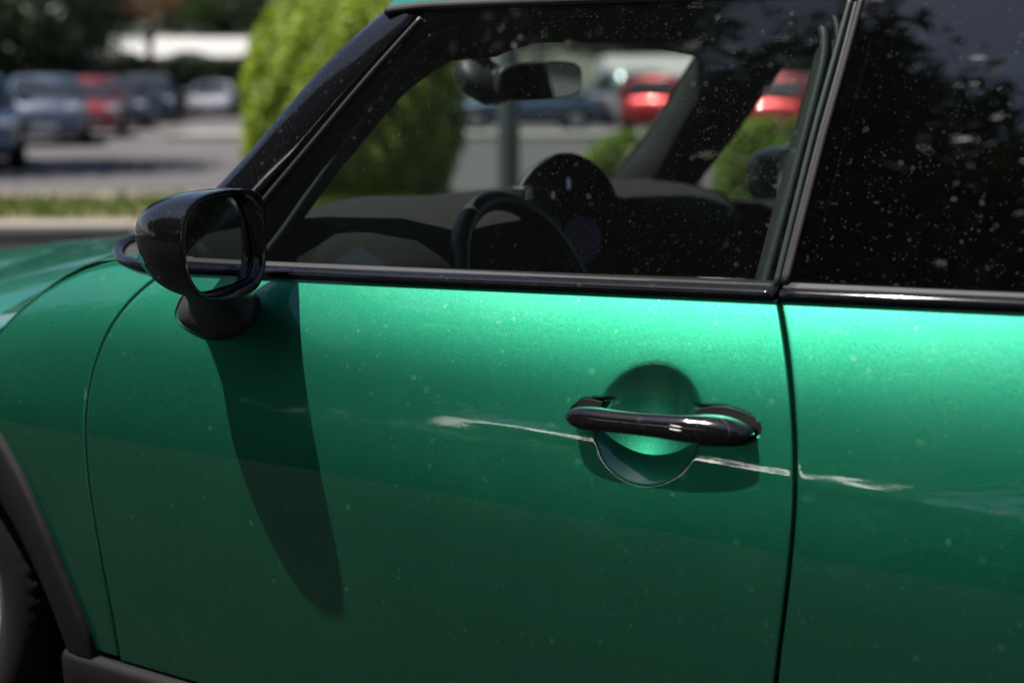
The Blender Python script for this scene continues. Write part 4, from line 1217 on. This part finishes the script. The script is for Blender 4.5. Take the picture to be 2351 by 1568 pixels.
# ------------------------------------------------------------------ buildings and far greenery
M_white = simple('white_render', (0.27, 0.265, 0.255), 0.7, var=0.06, vscale=1.0)
M_greyw = simple('grey_wall', (0.08, 0.075, 0.075), 0.8, var=0.15, vscale=1.0)
M_win = simple('dark_window', (0.02, 0.025, 0.03), 0.08)
def building(name, label, u0, u1, v0, v1, z0, z1, zf):
    e = empty(name, lot((u0 + u1) / 2, (v0 + v1) / 2, 0), LOT_ROT, label, 'building')
    w, d = u1 - u0, v1 - v0
    box('wall', (0, 0, zf / 2), (w - 0.6, d - 0.6, zf), M_greyw, e)
    dp = (z1 - z0) * 1.3
    loft('roof', [[Vector((x, -d / 2, z0 - 0.12)), Vector((x, -d / 2, z0)), Vector((x, -d / 2 + dp, z1)), Vector((x, d / 2, z1)), Vector((x, d / 2, z0 - 0.12))] for x in (-w / 2, w / 2)], M_white, e, smooth=False)
    n = max(2, int(w / 2.4))
    for i in range(n):
        x = -w / 2 + (i + 0.5) * w / n
        q = box('window', (x, -(d - 0.6) / 2 - 0.01, zf * 0.55), (w / n * 0.6, 0.06, zf * 0.5), M_win, e)
    return e
building('low_building', 'low building with white sloping roof edge behind the dark hedge', lotc(196, 66), lotc(640, 66), 66, 76, 2.55, 3.45, 2.55)
building('low_building', 'white low building seen between the parked cars through the windscreen', lotc(1385, 74), lotc(1668, 74), 72, 82, 1.55, 2.75, 1.55)
hedge('tall_hedge', 'tall dark clipped hedge behind the far parked cars', lotc(150, 63), lotc(650, 63), 62.5, 64.0, 2.45, M_hedge, 16000, 0.16, 31)
hedge('tall_hedge', 'dark hedge on the far left behind the first parked cars', lotc(-260, 50), lotc(186, 50), 50, 51.6, 2.9, M_hedge, 12000, 0.15, 32)
for i, (px, v, base, rx, rz, kind, lb) in enumerate([
    (-60, 47, 1.2, 3.6, 3.4, 'dark', 'dark tree at the far left edge with low branches'),
    (95, 54, 1.6, 3.4, 3.6, 'dark', 'dark bushy tree over the silver parked car'),
    (228, 60, 2.6, 2.2, 2.8, 'dark', 'dark tree standing left of the white fascia'),
    (345, 58, 3.6, 1.5, 1.1, 'orange', 'small tree with orange brown leaves over the hedge'),
    (430, 80, 3.4, 3.0, 3.4, 'mid', 'mid green tree rising behind the white fascia'),
    (520, 84, 3.2, 2.2, 3.0, 'dark', 'narrow dark tree left of the bright sky gap'),
    (640, 80, 3.0, 2.6, 3.2, 'dark', 'dark tree right of the bright sky gap, by the topiary'),
    (1010, 92, 2.2, 4.2, 4.0, 'dark', 'dark tree behind the interior mirror'),
    (1230, 90, 2.4, 4.2, 3.8, 'mid', 'mid green tree over the dark blue car'),
    (1450, 92, 2.3, 4.4, 4.0, 'dark', 'dark green tree above the white roof through the windscreen'),
    (1640, 90, 2.0, 4.0, 4.0, 'mid', 'mid green tree by the far windscreen pillar'),
    (1850, 88, 1.6, 4.4, 4.2, 'dark', 'dark tree seen through the far door window'),
    (2080, 88, 1.6, 4.4, 4.2, 'dark', 'dark tree behind the centre pillar'),
    ]):
    tree('broadleaf_tree', lb, lot(lotc(px, v), v), base, rx, rz, kind, 100 + i, 0.18, 'trees beyond the car park')

tree('broadleaf_tree', 'tree just outside the left edge shading the lane', lot(lotc(-330, 21), 21.0), 4.2, 2.6, 2.2, 'dark', 190, 0.2, 'trees beyond the car park')
# trees, a van and a hedge behind the photographer: the door, glass and mirror shell show them as reflections
for i, (x, y, base, rx, rz, kind, lb) in enumerate([
    (-24.0, -15.0, 1.5, 5.0, 9.5, 'dense', 'tall dark tree mirrored in the fender, farthest forward'),
    (-19.0, -16.0, 1.2, 5.0, 11.0, 'dense', 'tall dark tree mirrored in the front of the door'),
    (-18.5, -24.0, 5.6, 5.6, 13.0, 'dense', 'tallest tree mirrored in the middle of the door window'),
    (-8.8, -23.5, 7.0, 4.8, 9.5, 'dense', 'tree mirrored in the front of the rear quarter window'),
    (-3.6, -23.0, 6.8, 4.6, 6.8, 'dense', 'tree mirrored in the rear quarter window'),
    (1.6, -22.0, 6.0, 4.4, 6.6, 'dense', 'tree mirrored in the rear quarter panel'),
    (7.0, -19.0, 1.3, 4.8, 8.0, 'dense', 'tree behind the photographer towards the rear'),
    (34.0, -9.0, 1.4, 4.2, 5.0, 'mid', 'tree mirrored in the door mirror glass, left'),
    (36.0, 2.0, 1.4, 4.6, 5.2, 'mid', 'tree mirrored in the door mirror glass, right'),
    (-25.0, -10.0, 1.5, 4.6, 5.6, 'mid', 'tree far ahead of the bonnet, mirrored in the wing'),
    ]):
    tree('broadleaf_tree', lb, (x, y, 0), base, rx, rz, kind, 300 + i, 0.24, 'trees behind the photographer')
# unseen shelter added as reflector: its metal edge throws sun back at the door
M_metal = simple('pale_sheet_metal', (0.70, 0.70, 0.69), 0.55, metal=0.9, var=0.12, vscale=1.5)
SH = empty('added_sun_reflector', (-5.4, -15.0, 0), 0, 'added long shelter, a reflector with steep pale metal roof edge, mirrored as the white streak at the handle', 'shelter')
x0_, x1_ = -3.3, 3.9
RZ0, RZ1 = 3.98, 4.72
prof = [(0.75, RZ0 - 0.06), (0.75, RZ0), (0.75 - (RZ1 - RZ0), RZ1), (-1.2, RZ1 + 0.02), (-1.2, RZ0 - 0.06)]
for i in range(12):
    xa, xb_ = x0_ + i * 0.6 + 0.004, x0_ + i * 0.6 + 0.596
    loft('reflector_panel', [[Vector((x, y, z)) for y, z in prof] for x in (xa, xb_)], M_metal, SH, smooth=False)
for xx in (-3.1, -1.0, 1.0, 3.1):
    box('post', (xx, 0.5, (RZ0 - 0.06) / 2), (0.14, 0.14, RZ0 - 0.06), M_steel, SH)
box('back_wall', (0, -1.1, 2.05), (6.5, 0.1, 4.1), M_greyw, SH)
# dark hedge under those trees
_rn = random.Random(41)
HB = empty('tall_hedge', (-4.5, -13.2, 0), 0, 'dark hedge behind the photographer, mirrored in the lower door', 'hedge')
pts = []
for _ in range(16000):
    a, b = _rn.uniform(-13, 13), _rn.random()
    if _rn.random() < 0.7: pts.append((Vector((a, 0.7 + _rn.gauss(0, .08), b * 3.2)), Vector((0, 1, .4)).normalized()))
    else: pts.append((Vector((a, (b - .5) * 1.4, 3.2 + _rn.gauss(0, .05))), Vector((0, 0, 1))))
o = bpy.data.objects.new('foliage', leaves_mesh('foliage', pts, 0.15, M_hedge, _rn)); COL.objects.link(o); o.parent = HB
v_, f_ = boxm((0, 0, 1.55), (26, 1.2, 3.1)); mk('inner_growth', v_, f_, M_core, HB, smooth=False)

# ================================================================== parked cars in the background
M_cglass = simple('parked_car_glass', (0.012, 0.016, 0.02), 0.06)
M_plate = simple('number_plate', (0.6, 0.6, 0.58), 0.5)
M_tail = simple('tail_lamp', (0.35, 0.01, 0.01), 0.15)
M_lamp = simple('head_lamp', (0.7, 0.72, 0.75), 0.08, metal=0.6)
def parked(label, loc, rz, col, L=4.2, W=1.78, H=1.50, style='hatch', metal=0.5, name='parked_car'):
    e = empty(name, loc, rz, label, 'car' if style != 'van' else 'van', 'cars parked in the background')
    m = simple('car_paint', col, 0.35, metal=metal, coat=1.0)
    h = L / 2; w = W / 2
    if style == 'van':
        deck = [(-h, .75), (-h + .08, .95), (-h * .62, 1.08), (h - .04, 1.10), (h, .70)]; cab = [(-h * .66, -h * .40), (h * .995, h * .985)]
    elif style == 'suv':
        deck = [(-h, .62), (-h + .10, .88), (-h * .45, 1.00), (h - .05, 1.04), (h, .62)]; cab = [(-h * .50, -h * .22), (h * .96, h * .84)]
    elif style == 'sedan':
        deck = [(-h, .52), (-h + .14, .72), (-h * .40, .88), (h * .55, .92), (h - .08, .88), (h, .55)]; cab = [(-h * .44, -h * .05), (h * .72, h * .34)]
    else:
        deck = [(-h, .56), (-h + .12, .80), (-h * .44, .93), (h - .06, .96), (h, .58)]; cab = [(-h * .47, -h * .14), (h * .95, h * .76)]
    dx, dz = [d[0] for d in deck], [d[1] for d in deck]
    rings = []
    for x in np.linspace(-h, h, 25):
        zt = float(np.interp(x, dx, dz)); k = 1 - 0.16 * abs(x / h) ** 5
        half = [(0.0, .20), (w * .80 * k, .20), (w * .97 * k, .30), (w * k, .50), (w * .99 * k, zt * .80), (w * .94 * k, zt * .96), (w * .80 * k, zt), (0.0, zt + .03)]
        rings.append([Vector((x, y, z)) for y, z in half] + [Vector((x, -y, z)) for y, z in half[-2:0:-1]])
    body = loft('body', rings, m, e)
    # greenhouse
    (xb0_, xt0), (xb1_, xt1) = cab
    zb_ = lambda x: float(np.interp(x, dx, dz)) - .01
    def gp(t, s, yk):
        xb, xt = xb0_ + (xb1_ - xb0_) * t, xt0 + (xt1 - xt0) * t
        z0 = zb_(xb); z1 = H - 0.05 * abs(2 * t - 1) ** 2
        return Vector((xb + (xt - xb) * s, yk * (w * .93 + (w * .74 - w * .93) * s), z0 + (z1 - z0) * s))
    rr = []
    for t in lin(11):
        rr.append([gp(t, 0, -1), gp(t, .5, -1), gp(t, .93, -1), gp(t, 1, -.9), gp(t, 1, 0) + Vector((0, 0, .03)), gp(t, 1, .9), gp(t, .93, 1), gp(t, .5, 1), gp(t, 0, 1)])
    loft('roof', rr, m, e)
    def quad(nm, a, b, c, d, mat, off):
        n = (b - a).cross(d - a).normalized() * off
        n2 = n * 0.3
        mk(nm, [a + n, b + n, c + n, d + n, a - n2, b - n2, c - n2, d - n2], [(0, 1, 2, 3), (0, 4, 5, 1), (1, 5, 6, 2), (2, 6, 7, 3), (3, 7, 4, 0)], mat, e, smooth=False)
    # screens
    quad('windscreen', gp(0, .10, .86), gp(0, .10, -.86), gp(0, .90, -.86), gp(0, .90, .86), M_cglass, .012)
    quad('rear_window', gp(1, .15, -.84), gp(1, .15, .84), gp(1, .85, .84), gp(1, .85, -.84), M_cglass, .012)
    for sg in (-1, 1):
        for t0, t1 in ((.10, .45), (.49, .82)) if style != 'van' else ((.06, .26),):
            a, b, c, d = gp(t0, .12, sg), gp(t1, .12, sg), gp(t1 - .01, .84, sg), gp(t0 + .05, .84, sg)
            if sg > 0: a, b, c, d = b, a, d, c
            quad('side_window', a, b, c, d, M_cglass, .012)
        box('headlight', (-h * .955 + .02, sg * w * .68, float(np.interp(-h * .93, dx, dz)) - .12), (.10, .28, .17), M_lamp, e, bev=.03)
        box('tail_light', (h * .975, sg * w * .74, .80), (.06, .20, .30), M_tail, e, bev=.02)
        box('door_mirror', (cab[0][0] + .25, sg * (w + .07), zb_(cab[0][0]) + .10), (.10, .18, .12), m, e, bev=.03)
    box('grille', (-h * .985, 0, .50), (.05, w * 1.05, .22), M_dark, e, bev=.02)
    box('number_plate', (-h - .02, 0, .40), (.03, .5, .11), M_plate, e)
    box('bumper_insert', (-h * .975, 0, .28), (.08, w * 1.5, .08), M_rimd, e, bev=.02)
    for wx in (-h * .62, h * .60):
        for sg in (-1, 1):
            wh = empty('wheel', (wx, sg * (w - .09), .315)); wh.parent = e
            V, F = lathe([(.20, -.10), (.29, -.11), (.315, -.08), (.315, .08), (.29, .11), (.20, .10)], 28)
            fixn(mk('tyre', V, F, M_tyre, wh))
            V, F = lathe([(.001, sg * .085), (.05, sg * .09), (.10, sg * .075), (.19, sg * .095), (.205, sg * .10)], 20)
            fixn(mk('rim', V, F, M_rim, wh))
            V, F = lathe([(.33, sg * .098), (.375, sg * .096), (.375, sg * .05)], 28)
            V = [v for v in V]; fixn(mk('arch', V, F, M_dark, wh))
    return e
PI = math.pi
def lp(px, v): return lot(lotc(px, v), v)
# left row (fronts turned towards the lane)
face = LOT_ROT + PI / 2
parked('pale silver car cut off by the left edge of the picture', lp(-82, 22.2), face + 0.35, (0.07, 0.085, 0.11), 4.0, 1.72, 1.42, 'hatch')
parked('silver blue car with dark grille and roof bars, front towards the lane', lp(112, 31.0), face + 0.28, (0.06, 0.072, 0.105), 4.1, 1.72, 1.46, 'suv')
parked('red car parked beside the silver blue one', lp(208, 35.5), face + 0.25, (0.15, 0.009, 0.010), 4.1, 1.70, 1.46, 'hatch')
parked('black car between the red one and the hedge', lp(268, 43.0), face + 0.30, (0.015, 0.016, 0.02), 4.3, 1.8, 1.50, 'hatch')
parked('dark navy car parked in front of the tall hedge', lp(345, 50.0), face + 0.25, (0.012, 0.016, 0.03), 4.4, 1.82, 1.60, 'suv')
parked('white car parked alone before the hedge, left of the topiary', lp(492, 59.0), face + 0.10, (0.30, 0.30, 0.32), 4.3, 1.85, 1.42, 'hatch', 0.0)
# seen through the windscreen
parked('dark blue car side-on through the windscreen, behind the steel post', lp(1205, 40.0), LOT_ROT + 0.06, (0.05, 0.075, 0.13), 4.5, 1.8, 1.44, 'sedan')
parked('pale silver car beside the red one through the windscreen', lp(1432, 46.0), face + PI + 0.2, (0.25, 0.29, 0.30), 4.4, 1.85, 1.75, 'suv')
parked('red car left of the far windscreen pillar', lp(1545, 40.5), face + PI - 0.45, (0.30, 0.006, 0.010), 4.2, 1.80, 1.50, 'suv')
parked('red car seen through the far door window', lp(1815, 37.0), face + PI - 0.4, (0.27, 0.006, 0.009), 4.2, 1.80, 1.50, 'hatch')
